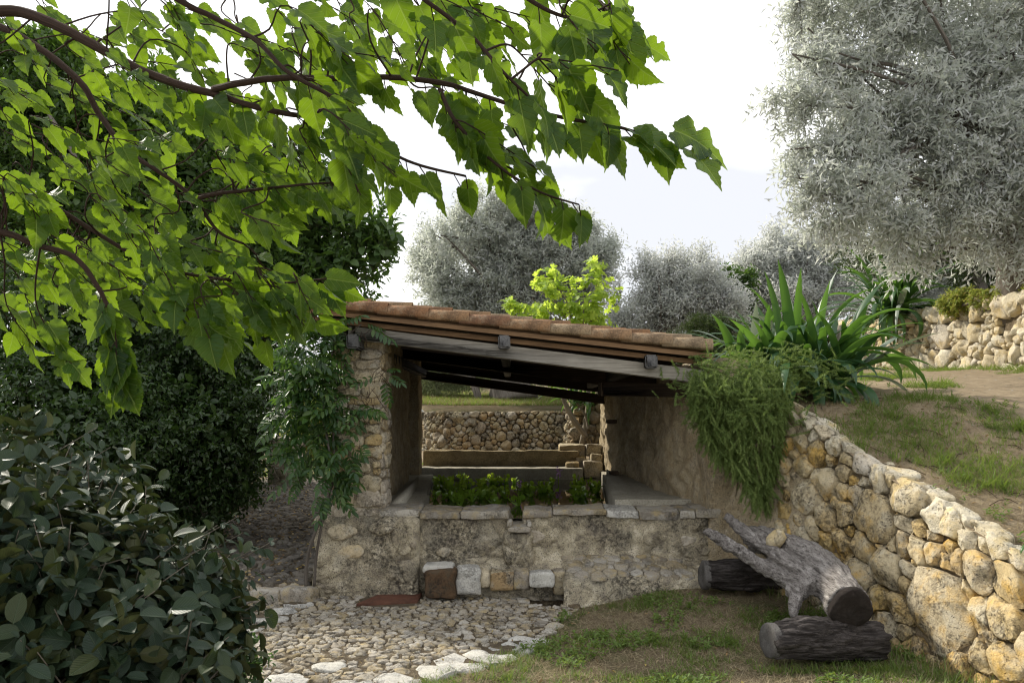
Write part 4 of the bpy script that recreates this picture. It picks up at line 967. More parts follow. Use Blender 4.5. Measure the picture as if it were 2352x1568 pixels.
def clumped(B, nclump, per, rg, shell=.72, csz=.30, ysq=.8):
    """twig bases gathered in clumps near the skin of a set of balls -> bases, outward directions"""
    w = B[:, 3] ** 2; w = w / w.sum(); i = rg.choice(len(B), nclump, p=w)
    d = rnd_dir(nclump, rg); rr = (shell + (1 - shell) * rg.random(nclump) ** .7); c = B[i, :3] + d * (rr * B[i, 3])[:, None] * np.array([1, ysq, 1])
    cs = B[i, 3] * csz; dd = rnd_dir(nclump * per, rg).reshape(nclump, per, 3)
    b = c[:, None] + dd * (cs[:, None] * rg.random((nclump, per)) ** .5)[..., None] * .8
    o = nrm(d[:, None] * .9 + dd * .9)
    return b.reshape(-1, 3), o.reshape(-1, 3)
def limbs(trunk_pts, rads, B, mat, name, parent, rg, n=14, r=.03, sides=8):
    g = G(); P = smoothpath(trunk_pts, 5); rr = np.interp(np.linspace(0, 1, len(P)), np.linspace(0, 1, len(rads)), rads)
    V, a, b, uv = tube(P, rr, 12, noise=.22, nsc=6); g.add(V, a, b, uv); g.build('trunk', mat, parent)
    g = G(); 
    for k in range(n):
        i = rg.integers(len(B)); s = P[rg.integers(len(P) // 2, len(P))]; e = B[i, :3] + rnd_dir(1, rg)[0] * B[i, 3] * .7
        mdl = (s + e) / 2 + rg.normal(size=3) * .08 * np.linalg.norm(e - s) + np.array([0, 0, .06]) * np.linalg.norm(e - s)
        Q = smoothpath([s, mdl, e], 6); V, a, b, uv = tube(Q, np.linspace(r, r * .25, len(Q)), 6, noise=.15); g.add(V, a, b, uv)
    g.build(name, mat, parent)
def tree(nm, label, cat, base, B, mat, tm, nclump, per, L, size, wid, seed, tlen=.3, droop=.2, trunk=(.12, .06), shell=.6, side=.7, group=None, bark='bark_dark', csz=.3, core=None, nl=14, lr=.03, up=0.0, flat=None, ysq=.85, cname='crown', mid=None, jit=.15, sat=0):
    rg = np.random.default_rng(seed); t = thing(nm, label, cat, tuple(base), group); B = np.array(B)
    if sat:                          # smaller outlying puffs break up the outline
        d = rnd_dir(len(B) * sat, rg); d[:, 2] = np.abs(d[:, 2]) * .9 + .1 * d[:, 2]; Br = np.repeat(B, sat, 0); r_ = Br[:, 3:4] * rg.uniform(.16, .34, (len(Br), 1))
        B = np.concatenate([B, np.concatenate([Br[:, :3] + nrm(d) * Br[:, 3:4] * 1.08, r_], 1)])
    top = (B[:, :3] * B[:, 3:4]).sum(0) / B[:, 3].sum(); base = np.array(base, float)
    pts = [base + (0, 0, -.1), base * .6 + top * .4 + rg.normal(size=3) * .06 * np.linalg.norm(top - base) if mid is None else mid, top]
    limbs(pts, trunk, B, M[bark], 'branches', t, rg, nl, lr)
    b, o = clumped(B, nclump, per, rg, shell, csz, ysq); o = nrm(o + np.array([0, 0, up]))
    g = G(); ln = tlen * rg.uniform(.6, 1.2, len(b)); tw = sprays(g, tm, b, o, ln, L, size, wid, rg, side, droop, flat, jit, twig=.0016 if size < .08 else .003)
    if core:
        b2, o2 = clumped(B * np.array([1, 1, 1, core]), nclump // 3, per, rg, .2, .4, ysq); sprays(g, tm, b2, o2, tlen, max(3, L // 2), size * 1.9, wid * 1.3, rg)
    g.build(cname, M[mat], t)
    if tw is not None: g = G(); g.add(tw[0], tw[1]); stuff(g.build('twigs', M[bark], t))
    return t

# ---- background, from far to near
tree('olive_tree', 'grey olive tree rising behind the middle of the clay-tiled roof', 'olive tree', W(1182, 922, 17.5),
     blobs([(1060, 600, 95, 18), (1180, 580, 100, 18), (1290, 600, 95, 18), (1110, 530, 60, 17.5), (1250, 540, 60, 18), (1020, 660, 55, 17.5), (1340, 650, 55, 18), (1180, 690, 90, 18), (1075, 500, 25, 17.5), (1360, 560, 35, 18), (1320, 520, 25, 18), (1000, 580, 35, 18), (1050, 720, 60, 18), (1300, 720, 60, 18)]),
     'olive', T_DIA, 480, 18, 9, .11, .28, 101, tlen=.42, droop=.1, sat=3, trunk=(.55, .32, .18), shell=.5, csz=.17, lr=.05, nl=26, up=.5)
tree('olive_tree', 'rounded dusty olive shrub just right of the lime-green fig', 'olive tree', W(1480, 905, 17),
     blobs([(1480, 730, 60, 17), (1540, 690, 70, 17), (1600, 700, 60, 17), (1520, 630, 32, 17), (1600, 630, 30, 17), (1440, 770, 40, 17), (1570, 770, 70, 17), (1650, 730, 60, 17), (1535, 600, 14, 17), (1480, 640, 15, 17)]),
     'olive_pale', T_DIA, 300, 16, 8, .10, .27, 102, tlen=.45, droop=0, sat=3, trunk=(.2, .1), shell=.45, csz=.17, up=.7, lr=.04)
tree('olive_tree', 'broad pale olive tree behind the larger strap-leaved clump', 'olive tree', W(1830, 905, 20),
     blobs([(1740, 640, 50, 20), (1800, 620, 60, 20), (1870, 620, 60, 20), (1790, 700, 80, 20), (1900, 690, 80, 20), (1700, 720, 60, 20), (1785, 560, 22, 20), (1850, 570, 30, 20), (1960, 640, 50, 20)]),
     'olive_pale', T_DIA, 380, 16, 8, .12, .27, 103, sat=3, tlen=.45, droop=0, trunk=(.25, .12), shell=.45, csz=.18, up=.6, lr=.04)
tree('olive_tree', 'misty pale olive tree between the big olive and the far strap-leaved clump', 'olive tree', W(2150, 860, 18),
     blobs([(2050, 630, 60, 17), (2130, 600, 60, 17), (2190, 640, 60, 17), (2090, 680, 70, 17), (2220, 600, 40, 17), (2000, 600, 40, 17)]),
     'olive_pale', T_DIA, 330, 14, 9, .09, .25, 104, sat=2, csz=.2, tlen=.38, droop=0, trunk=(.25, .12), shell=.3, up=.5, lr=.04)
tree('olive_tree', 'dark hollow-centred tree under the lower edge of the big olive', 'tree', W(2270, 700, 13.5),
     blobs([(2250, 600, 60, 14), (2310, 620, 60, 14), (2370, 600, 70, 14), (1990, 560, 55, 15), (2150, 560, 50, 15), (2300, 540, 70, 14)]), 'conifer', T_DIA, 240, 12, 9, .07, .3, 105, tlen=.3, trunk=(.12, .08), shell=.3)
tree('shrubby_tree', 'small dark green tree between the two pale olives behind the strap leaves', 'tree', W(1680, 900, 19),
     blobs([(1665, 660, 32, 19), (1645, 700, 30, 19), (1690, 640, 22, 19), (1680, 700, 35, 19)]), 'laurel', T_OVAL, 90, 12, 9, .10, .45, 106, tlen=.3, trunk=(.12, .06))
for k, (u, v0, v1, w_, lab) in enumerate([(1414, 700, 800, 9, 'slimmer of two tiny far cypresses beside the lime-green fig'), (1428, 735, 800, 8, 'shorter tiny far cypress beside the lime-green fig')]):
    D = 45; tree('cypress_tree', lab, 'cypress', W(u, 860, D), blobs([(u, v, w_ * (1.0 - .5 * (v1 - v) / (v1 - v0)), D) for v in range(v0, v1 + 40, 8)]), 'conifer', T_DIA, 160, 6, 6, .22, .4, 110 + k, tlen=.3, up=1.2, trunk=(.1, .05), nl=2)
tree('juniper_bush', 'low dark juniper bush just above the right end of the roof', 'bush', W(1620, 860, 13),
     blobs([(1570, 775, 25, 13), (1610, 765, 28, 13), (1650, 760, 25, 13), (1690, 780, 30, 13), (1600, 815, 34, 12.8), (1650, 815, 34, 12.8), (1700, 820, 34, 12.6), (1750, 815, 34, 12.6), (1560, 820, 30, 12.8), (1640, 850, 34, 12.6), (1700, 850, 34, 12.6)]), 'conifer', T_DIA, 330, 12, 10, .055, .2, 112, tlen=.2, trunk=(.06, .03), nl=6, up=.6)
tree('fig_tree', 'lime-green young fig tree glowing behind the tiled roof', 'fig tree', W(1335, 1010, 13.3),
     blobs([(1235, 700, 50, 13.2), (1290, 690, 45, 13.2), (1350, 700, 50, 13.2), (1370, 640, 32, 13.2), (1255, 650, 26, 13.2), (1390, 680, 25, 13.2), (1200, 740, 45, 13.2), (1300, 745, 50, 13.2), (1365, 745, 35, 13.2), (1375, 605, 12, 13.2), (1310, 830, 45, 13.4), (1375, 820, 40, 13.4)]),
     'fig', None or fan_tmpl([(.02, 0), (.20, -.05), (.42, .12), (.44, .28), (.20, .30), (.42, .44), (.50, .62), (.34, .68), (.14, .54), (.16, .74), (.12, .92), (.0, 1.0)], .1, .25), 56, 4, 4, .125, 1.0, 113, tlen=.22, droop=0, trunk=(.05, .03), shell=.1, side=.9, nl=18, lr=.015, bark='bark_grey', up=.5)
# trees seen through the opening
tree('olive_tree', 'thin leaning olive with a bent dark trunk on the grass above the curved wall', 'olive tree', W(1100, 924, 17.6),
     blobs([(1000, 800, 80, 19), (1060, 840, 40, 19), (980, 860, 50, 19.5), (1110, 790, 60, 19)]), 'olive_green', T_DIA, 240, 12, 8, .085, .25, 121, tlen=.4, droop=.4, trunk=(.11, .08, .06), mid=W(1088, 880, 17.8), shell=.2)
tree('olive_tree', 'dull green olive thicket at the left of the view through the opening', 'olive tree', W(1010, 925, 24),
     blobs([(980, 870, 55, 24), (1030, 860, 50, 24), (1075, 850, 45, 25), (960, 900, 35, 23), (1130, 840, 45, 25), (1015, 800, 60, 24), (1240, 820, 60, 25), (1180, 840, 50, 25)]), 'olive_green', T_DIA, 420, 12, 8, .09, .22, 122, tlen=.5, trunk=(.14, .08), shell=.2)
tree('olive_tree', 'grey olive showing in the gap between dark hedge and wisteria', 'olive tree', W(640, 1010, 26),
     blobs([(640, 920, 60, 26), (700, 900, 60, 26), (760, 920, 50, 26), (600, 960, 60, 26), (660, 850, 60, 26)]), 'olive_pale', T_DIA, 300, 12, 8, .10, .22, 123, tlen=.5, trunk=(.2, .1), shell=.3)
tree('yellowing_bush', 'yellowing bush behind the wisteria at the end of the side path', 'bush', W(712, 1065, 19.5),
     blobs([(700, 985, 35, 19.5), (730, 960, 40, 19.5), (690, 1020, 30, 19.5), (745, 1010, 40, 19.5)]), 'shrub_lime', T_OVAL, 130, 10, 8, .07, .5, 124, tlen=.25, trunk=(.05, .03), nl=6)
# low shrubs along the crest of the upper wall
tree('low_shrub', 'reddish-green low shrub on top of the upper wall beside the far strap-leaved clump', 'shrub', W(2200, 715, 11.5), blobs([(2185, 695, 18, 11.5), (2215, 690, 20, 11.3), (2245, 690, 15, 11)]), 'shrub_lime', T_OVAL, 90, 10, 7, .035, .5, 125, tlen=.10, trunk=(.02, .01), nl=4)
tree('low_shrub', 'yellow-green low shrub on top of the upper wall near the picture edge', 'shrub', W(2320, 690, 10.6), blobs([(2280, 685, 16, 10.8), (2315, 676, 16, 10.5), (2350, 676, 14, 10.3), (2385, 670, 18, 10)]), 'shrub_lime', T_OVAL, 100, 10, 7, .03, .5, 126, tlen=.10, trunk=(.02, .01), nl=4)

# ---- the big olive at the right
OB = blobs([(1870, 140, 62, 9.2), (1810, 140, 24, 9.0), (1790, 210, 14, 9.0), (1830, 330, 26, 8.8), (1850, 420, 24, 8.8), (1950, 60, 110, 9.6), (2060, 170, 140, 9.4), (1900, 290, 75, 9.0), (1870, 350, 50, 8.8), (2170, 300, 150, 9.4), (1950, 410, 110, 9.0), (2100, 450, 130, 9.2), (2300, 180, 180, 9.8), (2290, 430, 160, 9.6), (2200, 540, 75, 9.4), (2060, 530, 70, 9.2), (2330, 530, 75, 9.6),
            (2420, 100, 180, 10), (2470, 400, 200, 10), (1990, -50, 140, 9.6), (2200, -70, 190, 9.8), (1900, 480, 45, 8.9), (1840, 250, 40, 8.9), (1880, 30, 55, 9.3), (2420, -100, 200, 10.5), (2500, 540, 110, 10)])
tree('big_olive_tree', 'large silver-leaved olive tree filling the top right corner', 'olive tree', (6.75, 10.6, 3.05), OB, 'olive', T_DIA, 620, 22, 10, .088, .28, 130, sat=2, tlen=.34, droop=.25, trunk=(.32, .26, .18), shell=.5, csz=.19, side=.75, nl=40, jit=.3, lr=.035)

# ---- tall dark evergreens at the left
LB = blobs([(60, 260, 150, 12), (190, 330, 130, 12), (330, 330, 110, 12), (60, 500, 200, 12), (260, 520, 180, 12), (450, 480, 150, 11.5), (600, 520, 120, 11), (700, 460, 70, 11), (740, 560, 70, 11), (690, 640, 80, 11), (560, 640, 130, 11), (840, 590, 42, 11), (865, 530, 22, 11), (810, 640, 45, 11), (640, 400, 60, 11), (760, 400, 36, 11), (720, 350, 25, 11), (350, 220, 50, 12), (420, 270, 45, 12), (120, 170, 60, 12), (20, 150, 60, 12), (560, 400, 70, 11.2), (480, 360, 60, 11.5), (870, 620, 22, 11)])
tree('laurel_tree', 'tall dark evergreen tree behind the leafy branches at the left', 'tree', (-4.6, 11.6, 0), LB, 'laurel', T_OVAL, 1000, 14, 8, .085, .42, 140, tlen=.30, droop=.0, trunk=(.22, .16, .1), shell=.62, csz=.26, side=.55, up=.55, core=.75, nl=30, lr=.05)
HB = blobs([(60, 760, 180, 9), (220, 800, 170, 9), (400, 780, 140, 9), (540, 790, 110, 9.4), (80, 1000, 200, 8.4), (260, 1020, 180, 8.4), (430, 1000, 150, 8.8), (530, 960, 80, 9.4), (525, 1060, 70, 9.4), (470, 1130, 90, 9), (330, 1150, 110, 8.6), (580, 900, 40, 9.6), (620, 830, 50, 10), (600, 750, 70, 10), (100, 1200, 150, 8), (560, 1010, 35, 9.4), (250, 1220, 90, 8.2), (430, 1180, 60, 8.6)])
HB = np.concatenate([HB, np.array([[-5.35, 12.5, 1.2, 1.3], [-6.0, 14.5, 1.4, 1.3], [-6.6, 16.5, 1.5, 1.3], [-5.4, 12.5, 2.6, 1.2], [-6, 15, 2.8, 1.2]])])
tree('dark_hedge', 'dense dark glossy hedge in deep shade along the left of the side path', 'hedge', (-4.2, 9.2, 0), HB, 'hedge', T_OVAL, 1300, 14, 8, .055, .48, 141, tlen=.24, droop=.1, trunk=(.10, .06), shell=.72, csz=.26, core=.8, nl=30, lr=.03)
# thin dark stems in the gap by the wisteria

# ---- leathery-leaved bush, front left
def leaf_things(parent, tms, mat, P, Y, Nn, S, name='leaf', cap=298, restname='foliage', rs=None, wid=1.0):
    """the largest `cap` leaves as parts that share meshes, the rest joined"""
    order = np.argsort(-(S / np.maximum(P[:, 1], .5))); rs = rs or random.Random(1)
    vis = proj(P); ok = (vis[:, 0] > -60) & (vis[:, 0] < 2412) & (vis[:, 1] > -60) & (vis[:, 1] < 1628) & (P[:, 1] > .5)
    order = np.concatenate([order[ok[order]], order[~ok[order]]])
    mes = []
    for V, F, UV in tms:
        q = G(); V = V.copy(); V[:, 0] *= wid; q.add(V, F, None, UV); me = q.mesh('leaf_blade'); me.materials.append(M[mat]); mes.append(me)
    pl = Matrix.Translation(-Vector(parent.location))
    for i in order[:cap]:
        o = bpy.data.objects.new(name, mes[rs.randrange(len(mes))]); COL.objects.link(o); o.parent = parent; o.matrix_basis = pl @ mat_frame(P[i], Y[i], Nn[i], float(S[i]))
    g = G(); r = order[cap:]; tid = np.array([rs.randrange(len(tms)) for _ in r], int)
    for k, tm in enumerate(tms):
        s = r[tid == k]
        if len(s): scatter(g, tm, P[s], Y[s], Nn[s], S[s], S[s] * wid)
    if g.n: stuff(g.build(restname, M[mat], parent))
rg = np.random.default_rng(50)
EB = blobs([(20, 1150, 110, 4.4), (120, 1210, 120, 4.2), (210, 1300, 140, 4.0), (330, 1360, 120, 3.9), (90, 1330, 200, 3.7), (250, 1430, 190, 3.6), (410, 1390, 100, 3.9), (380, 1490, 120, 3.7), (120, 1530, 200, 3.4), (320, 1560, 170, 3.4), (460, 1370, 55, 4.2), (120, 1090, 60, 4.6), (10, 1050, 55, 4.6), (450, 1450, 60, 3.9), (-60, 1300, 200, 3.6), (260, 1180, 60, 4.4), (430, 1560, 70, 3.7), (400, 1290, 50, 4.3)])
EB = EB + np.array([-.05, 0, -.06, 0])
bush = thing('leathery_bush', 'dark bush with large oval leathery leaves in the bottom left corner', 'bush', (-1.9, 3.9, 0))
b, o = clumped(EB, 350, 1, rg, .74, .1, .9); o = nrm(o + np.array([.25, -.1, .35]))
tips = np.array([W(560, 1290, 4.2), W(600, 1330, 4.2), W(540, 1250, 4.3), W(500, 1230, 4.3), W(570, 1370, 4.1), W(470, 1240, 4.4), W(190, 1020, 4.5), W(230, 1060, 4.4), W(520, 1470, 3.9), W(590, 1280, 4.2)])
b = np.concatenate([b, tips - np.array([.16, 0, .05])]); o = np.concatenate([o, nrm(np.tile([.8, -.1, .45], (len(tips), 1)))])
T = len(b); Ln = rg.uniform(.18, .34, T); L = 11; k = np.arange(L); s = (k + 1) / L
ax = nrm(np.cross(o, [0, 0, 1.])); bx = np.cross(o, ax); phi = (k * 2.4)[None] + rg.uniform(0, 6.3, (T, 1)); sd = np.cos(phi)[..., None] * ax[:, None] + np.sin(phi)[..., None] * bx[:, None]
P = b[:, None] + o[:, None] * (s[None, :, None] * Ln[:, None, None]) + sd * .012
Y = nrm(sd * .9 + o[:, None] * .35 + np.array([.15, 0, -.35]) + .15 * rg.normal(size=(T, L, 3)))
Nn = nrm(o[:, None] * .7 + np.array([.15, -.25, .75]) + .3 * rg.normal(size=(T, L, 3)))
S = .094 * rg.uniform(.55, 1.15, (T, L)) * (1 - .45 * np.maximum(0, s - .75) * 4)[None]
P = P.reshape(-1, 3); Y = Y.reshape(-1, 3); Nn = Nn.reshape(-1, 3); S = S.ravel()
E1 = leaf_tmpl([(0, .01), (.06, .05), (.14, .30), (.3, .44), (.5, .5), (.7, .44), (.86, .28), (.95, .12), (1, 0.0)], .30, .10, 2); E2 = leaf_tmpl([(0, .01), (.06, .04), (.16, .28), (.32, .45), (.5, .48), (.72, .42), (.88, .25), (1, 0.0)], .12, .22, 2)
E3 = (E2[0] + np.stack([0 * E2[0][:, 0], 0 * E2[0][:, 0], .035 * np.sin(E2[0][:, 1] * 14) * np.abs(E2[0][:, 0]) * 2], -1), E2[1], E2[2])
leaf_things(bush, [E1, E2, E3], 'elae', P, Y, Nn, S, wid=.52)
b2, o2 = clumped(EB * np.array([1, 1, 1, .86]), 300, 2, rg, .5, .2, .9); g = G(); sprays(g, E1, b2, o2, .3, 8, .11, .6, rg, side=.8); stuff(g.build('inner_foliage', M['elae'], bush))
g = G()
for i in range(T):
    V, a, f, uv = tube(np.stack([b[i] - o[i] * .25 - [0, 0, .05], b[i], b[i] + o[i] * Ln[i]]), [.006, .004, .002], 5); g.add(V, a, f, uv)
g.build('twigs', M['bark_grey'], bush)
# low box-like shrub sprouting in front of it, lower left of the yard
tree('low_shrub', 'small-leaved green sprigs at the foot of the leathery bush beside the cobbles', 'shrub', W(520, 1540, 3.95), blobs([(500, 1500, 40, 4.3), (540, 1530, 36, 4.3), (470, 1550, 45, 4.1), (575, 1500, 20, 4.4)]), 'wisteria', T_OVAL, 60, 7, 9, .03, .5, 151, tlen=.12, trunk=(.01, .006), nl=5, lr=.004)

# ---- wisteria on the pillar
rg = np.random.default_rng(60)
wis = thing('wisteria', 'green wisteria climbing the left side of the stone pillar', 'climbing plant', (-1.85, 6.9, .1))
g = G()
for pts, r in (([(703, 1345, 6.88), (705, 1290, 6.85), (722, 1225, 6.8), (748, 1165, 6.85), (760, 1110, 6.9), (757, 1040, 6.95), (742, 960, 6.95), (715, 890, 6.95)], .016),
               ([(722, 1345, 6.9), (726, 1280, 6.86), (738, 1210, 6.82), (752, 1150, 6.88), (770, 1080, 6.95), (765, 990, 6.95), (770, 900, 6.95), (800, 820, 6.95)], .013),
               ([(757, 1040, 6.9), (735, 950, 6.9), (690, 930, 6.9)], .010), ([(742, 960, 6.9), (748, 870, 6.9), (770, 800, 6.9), (830, 745, 6.75)], .009), ([(745, 1190, 6.85), (756, 1150, 6.85), (750, 1110, 6.85), (740, 1060, 6.9), (730, 990, 6.9)], .012), ([(770, 900, 6.93), (830, 880, 6.95), (880, 860, 6.95)], .005)):
    Q = smoothpath([W(*p) for p in pts], 6); V, a, f, uv = tube(Q, np.linspace(r, r * .5, len(Q)), 8, noise=.2, nsc=20); g.add(V, a, f, uv)
g.build('vine_stem', M['bark_dark'], wis)
def pinnate(seed, n=5, droop=.25):
    rg_ = np.random.default_rng(seed); q = G(); ks = []; ys = []; ns = []; sz = []
    for i in range(n):
        y = .25 + .62 * i / (n - 1); z = -droop * y * y
        for sd_ in (-1, 1): ks.append((0, y, z)); ys.append((sd_ * .85, .5, -.25 - .3 * rg_.random())); ns.append((0, -.1, 1)); sz.append(.36 * (1 - .35 * abs(i / (n - 1) - .4)) * rg_.uniform(.85, 1.1))
    ks.append((0, .9, -droop * .81)); ys.append((0, 1, -.4)); ns.append((0, 0, 1)); sz.append(.36)
    scatter(q, T_OVAL2, np.array(ks), np.array(ys), np.array(ns), np.array(sz), np.array(sz) * .40)
    st_ = np.array([[-.008, 0, 0], [.008, 0, 0], [.006, .5, -droop * .25], [-.006, .5, -droop * .25], [0, .92, -droop * .85]]); q.add(st_, [(0, 1, 2), (0, 2, 3), (3, 2, 4)])
    return np.concatenate(q.V), np.concatenate(q.F3), np.concatenate(q.U)
WB = blobs([(700, 860, 55, 6.95), (720, 800, 40, 6.9), (790, 765, 16, 6.85), (690, 960, 45, 6.95), (730, 930, 45, 6.95), (800, 925, 24, 6.85), (850, 905, 24, 6.85), (880, 855, 18, 6.85), (720, 1030, 50, 6.95), (785, 1035, 30, 6.85), (825, 1015, 16, 6.85), (700, 1080, 28, 6.95), (755, 1080, 35, 6.9), (750, 1125, 22, 6.85), (835, 748, 22, 6.75), (770, 745, 25, 6.85), (720, 760, 25, 6.9), (835, 945, 12, 6.85), (725, 860, 40, 6.95)])
i = rg.choice(len(WB), 285, p=WB[:, 3] ** 1.7 / (WB[:, 3] ** 1.7).sum()); d = rnd_dir(285, rg)
P = WB[i, :3] + d * WB[i, 3:4] * rg.random((285, 1)) ** .5 * np.array([1, .45, 1]); Y = nrm(d * np.array([.8, .3, .4]) + np.array([.05, -.45, -.15]) + .25 * rg.normal(size=(285, 3))); Nn = nrm(np.array([0, -.55, .8]) + .3 * rg.normal(size=(285, 3)))
S = rg.uniform(.17, .28, 285); kp = (proj(P)[:, 0] < 785) | (rg.random(285) < .5); P, Y, Nn, S = P[kp], Y[kp], Nn[kp], S[kp]; leaf_things(wis, [pinnate(1), pinnate(2, 4, .4), pinnate(3, 5, .1)], 'wisteria', P, Y, Nn, S)
g = G(); i = rg.choice(len(WB), 90); P = WB[i, :3] + rnd_dir(90, rg) * WB[i, 3:4] * .8 * np.array([1, .5, 1])
for p in P:
    e = p + np.array([rg.normal() * .06, rg.normal() * .04, -.12]); V, a, f, uv = tube(np.stack([p, (p + e) / 2 + rg.normal(size=3) * .02, e]), .0025, 4); g.add(V, a, f, uv)
g.build('twigs', M['bark'], wis)

# ---- rosemary hanging over the wall
rg = np.random.default_rng(70)
ros = thing('rosemary_bush', 'trailing rosemary spilling down over the wall beside the wash house', 'rosemary', (2.1, 6.9, 1.7))
def sprig(seed, L=17):
    r_ = np.random.default_rng(seed); q = G(); k = np.arange(L * 3); y = k / (L * 3.0); ph = k * 2.4; dd = np.stack([np.cos(ph), np.full(len(k), .85), np.sin(ph)], -1)
    Tn = (np.array([[-.5, 0, 0], [.5, 0, 0], [0, 1, 0]]), np.array([[0, 1, 2]]), np.array([[0, 0], [1, 0], [.5, 1.]]))
    scatter(q, Tn, np.stack([0 * y, y, 0 * y], -1), dd, rnd_dir(len(k), r_), .20 * r_.uniform(.7, 1.1, len(k)) * (1.1 - .5 * y), .045); q.add([(-.006, 0, 0), (.006, 0, 0), (0, 1, 0)], [(0, 1, 2)])
    return np.concatenate(q.V), np.concatenate(q.F3), np.concatenate(q.U)
n = 1150; sp = [sprig(s) for s in (1, 2, 3)]
topc = np.array([W(u, v, D) for u, v, D in [(1650, 868, 6.75), (1700, 855, 6.8), (1760, 848, 6.8), (1820, 855, 6.85), (1865, 862, 6.9), (1620, 880, 6.7), (1690, 880, 6.6), (1750, 880, 6.6), (1720, 930, 6.5), (1680, 930, 6.5), (1760, 940, 6.55), (1640, 930, 6.6), (1850, 870, 6.85)]])
i = rg.integers(0, len(topc), 900); P1 = topc[i] + rg.normal(size=(900, 3)) * [.16, .12, .10]; Y1 = nrm(rg.normal(size=(900, 3)) * [.8, .5, .45] + [-.05, -.35, .1]); S1 = rg.uniform(.08, .17, 900)
NR = 2100; j = rg.random(NR); u = rg.uniform(1588, 1805, NR); 
def low(u): return np.interp(u, [1590, 1620, 1650, 1700, 1735, 1760, 1785, 1800], [960, 1040, 1080, 1120, 1195, 1190, 1110, 990])
v = 880 + (low(u) - 880) * j ** .8 - 30; D_ = 6.60 + .10 * rg.normal(size=NR) * .7 - .10 * np.sin(np.clip((u - 1590) / 210, 0, 1) * 3.14) + .12 * (j)
P2 = np.stack([(u - CX) / FPX * D_, D_, EYE - (v - HZ) / FPX * D_], -1); Y2 = nrm(rg.normal(size=(NR, 3)) * [.38, .30, .25] + [0, -.22, -.9]); S2 = rg.uniform(.08, .17, NR)
bri = rg.random(NR) < .28
for nm, mt, PP, YY, SS in (('needles', 'rosemary', np.concatenate([P1, P2[~bri]]), np.concatenate([Y1, Y2[~bri]]), np.concatenate([S1, S2[~bri]])), ('young_needles', 'rosemary_tip', P2[bri], Y2[bri], S2[bri])):
    g = G(); tid = rg.integers(0, 3, len(PP))
    for t in range(3):
        s = tid == t; scatter(g, sp[t], PP[s], YY[s], rnd_dir(s.sum(), rg), SS[s])
    g.build(nm, M[mt], ros)
g = G(); g.add(*(lambda q: (q[0], q[1], q[2]))(tube(smoothpath([W(1790, 900, 7.0), W(1740, 900, 6.85), W(1720, 1000, 6.8), W(1735, 1120, 6.75)], 6), np.linspace(.03, .008, 19), 8, noise=.2))); g.build('stem', M['bark_dark'], ros)

# ---- strap-leaved plants
def strap(base, az, el, length, width, curl, twist=0, n=14):
    s = np.linspace(0, 1, n); P = [np.array(base, float)]; d = np.array([math.cos(az) * math.cos(el), math.sin(az) * math.cos(el), math.sin(el)]); h = np.array([math.cos(az), math.sin(az), 0]); e = el; st = length / (n - 1)
    for k in range(1, n):
        e -= curl * (s[k] ** 1.3) * (3.0 / n); dd = h * math.cos(e) + np.array([0, 0, math.sin(e)]); P.append(P[-1] + dd * st)
    P = np.array(P); t = nrm(np.gradient(P, axis=0)); side = np.array([-h[1], h[0], 0]); V = []; UV = []
    w = width * np.interp(s, [0, .12, .4, .8, 1], [.55, .72, 1, .6, .02])
    for k in range(n):
        nn = np.cross(side, t[k]); a = twist * s[k]; sd_ = side * math.cos(a) + nn * math.sin(a); n2 = np.cross(sd_, t[k])
        for q, f in ((-1, .28), (-.5, .1), (0, 0), (.5, .1), (1, .28)): V.append(P[k] + sd_ * w[k] * q - n2 * (-f) * w[k]); UV.append((q * .5 + .5, s[k]))
    return np.array(V), grid_faces(n, 5), np.array(UV)
def strap_clump(nm, label, c, n, Lr, wd, seed, grey=.12, el0=15, spread=.16, curlr=(.3, 1.7)):
    rs = random.Random(seed); t = thing(nm, label, 'strap-leaved plant', c)
    for k in range(n):
        f = k / n; az = k * 2.39996 + rs.uniform(-.3, .3); el = R(84 - (84 - el0) * f ** 1.05 + rs.uniform(-8, 8)); Ln = rs.uniform(*Lr) * (1.0 - .25 * (f > .85))
        cc = rs.uniform(*curlr) * (.6 + f); b = (c[0] + rs.uniform(-1, 1) * spread, c[1] + rs.uniform(-1, 1) * spread * .6, c[2] + rs.uniform(-.02, .06))
        V, F, UV = strap(b, az, el, Ln, wd * rs.uniform(.75, 1.15), cc, rs.uniform(-.6, .6)); g = G(); g.add(V, None, F, UV)
        g.build('leaf', M['strap_grey'] if rs.random() < grey else M['strap'], t)
    return t
def on_terrace(u, D, dz=0):
    x = (u - CX) / FPX * D; return (x, D, float(Tz(x, D)) + dz)
strap_clump('strap_leaved_plant', 'large clump of broad arching green strap leaves above the rosemary', on_terrace(1870, 7.5, .13), 150, (.72, 1.15), .056, 1, el0=-8, spread=.34, grey=.08)
strap_clump('strap_leaved_plant', 'smaller strap-leaved clump leaning out over the end of the roof', on_terrace(1745, 7.45, .14), 70, (.6, 1.0), .05, 2, el0=-5, spread=.18, grey=.1)
strap_clump('strap_leaved_plant', 'spiky dark strap-leaved clump spilling over the far end of the upper wall', (6.30, 13.2, 3.25), 120, (.95, 1.5), .055, 3, el0=-15, spread=.25, grey=.22, curlr=(.5, 1.8))
q = G(); p = on_terrace(1925, 7.45); V, a, f, uv = tube([p, (p[0], p[1], p[2] + .50), (p[0] + .02, p[1], p[2] + .98 - .3)], .022, 9, noise=.12); q.add(V, a, f, uv)
o = q.build('cut_flower_stalk', M['bark_grey'], None); o['label'] = 'cut-off pale stalk standing among the big strap leaves'; o['category'] = 'plant stem'
t = strap_clump('strap_leaved_plant', 'strap-leaved plant on leaning stems seen under the right of the roof', tuple(W(1335, 925, 13.2)), 34, (.45, .8), .035, 6, el0=-20, spread=.2, grey=.1)
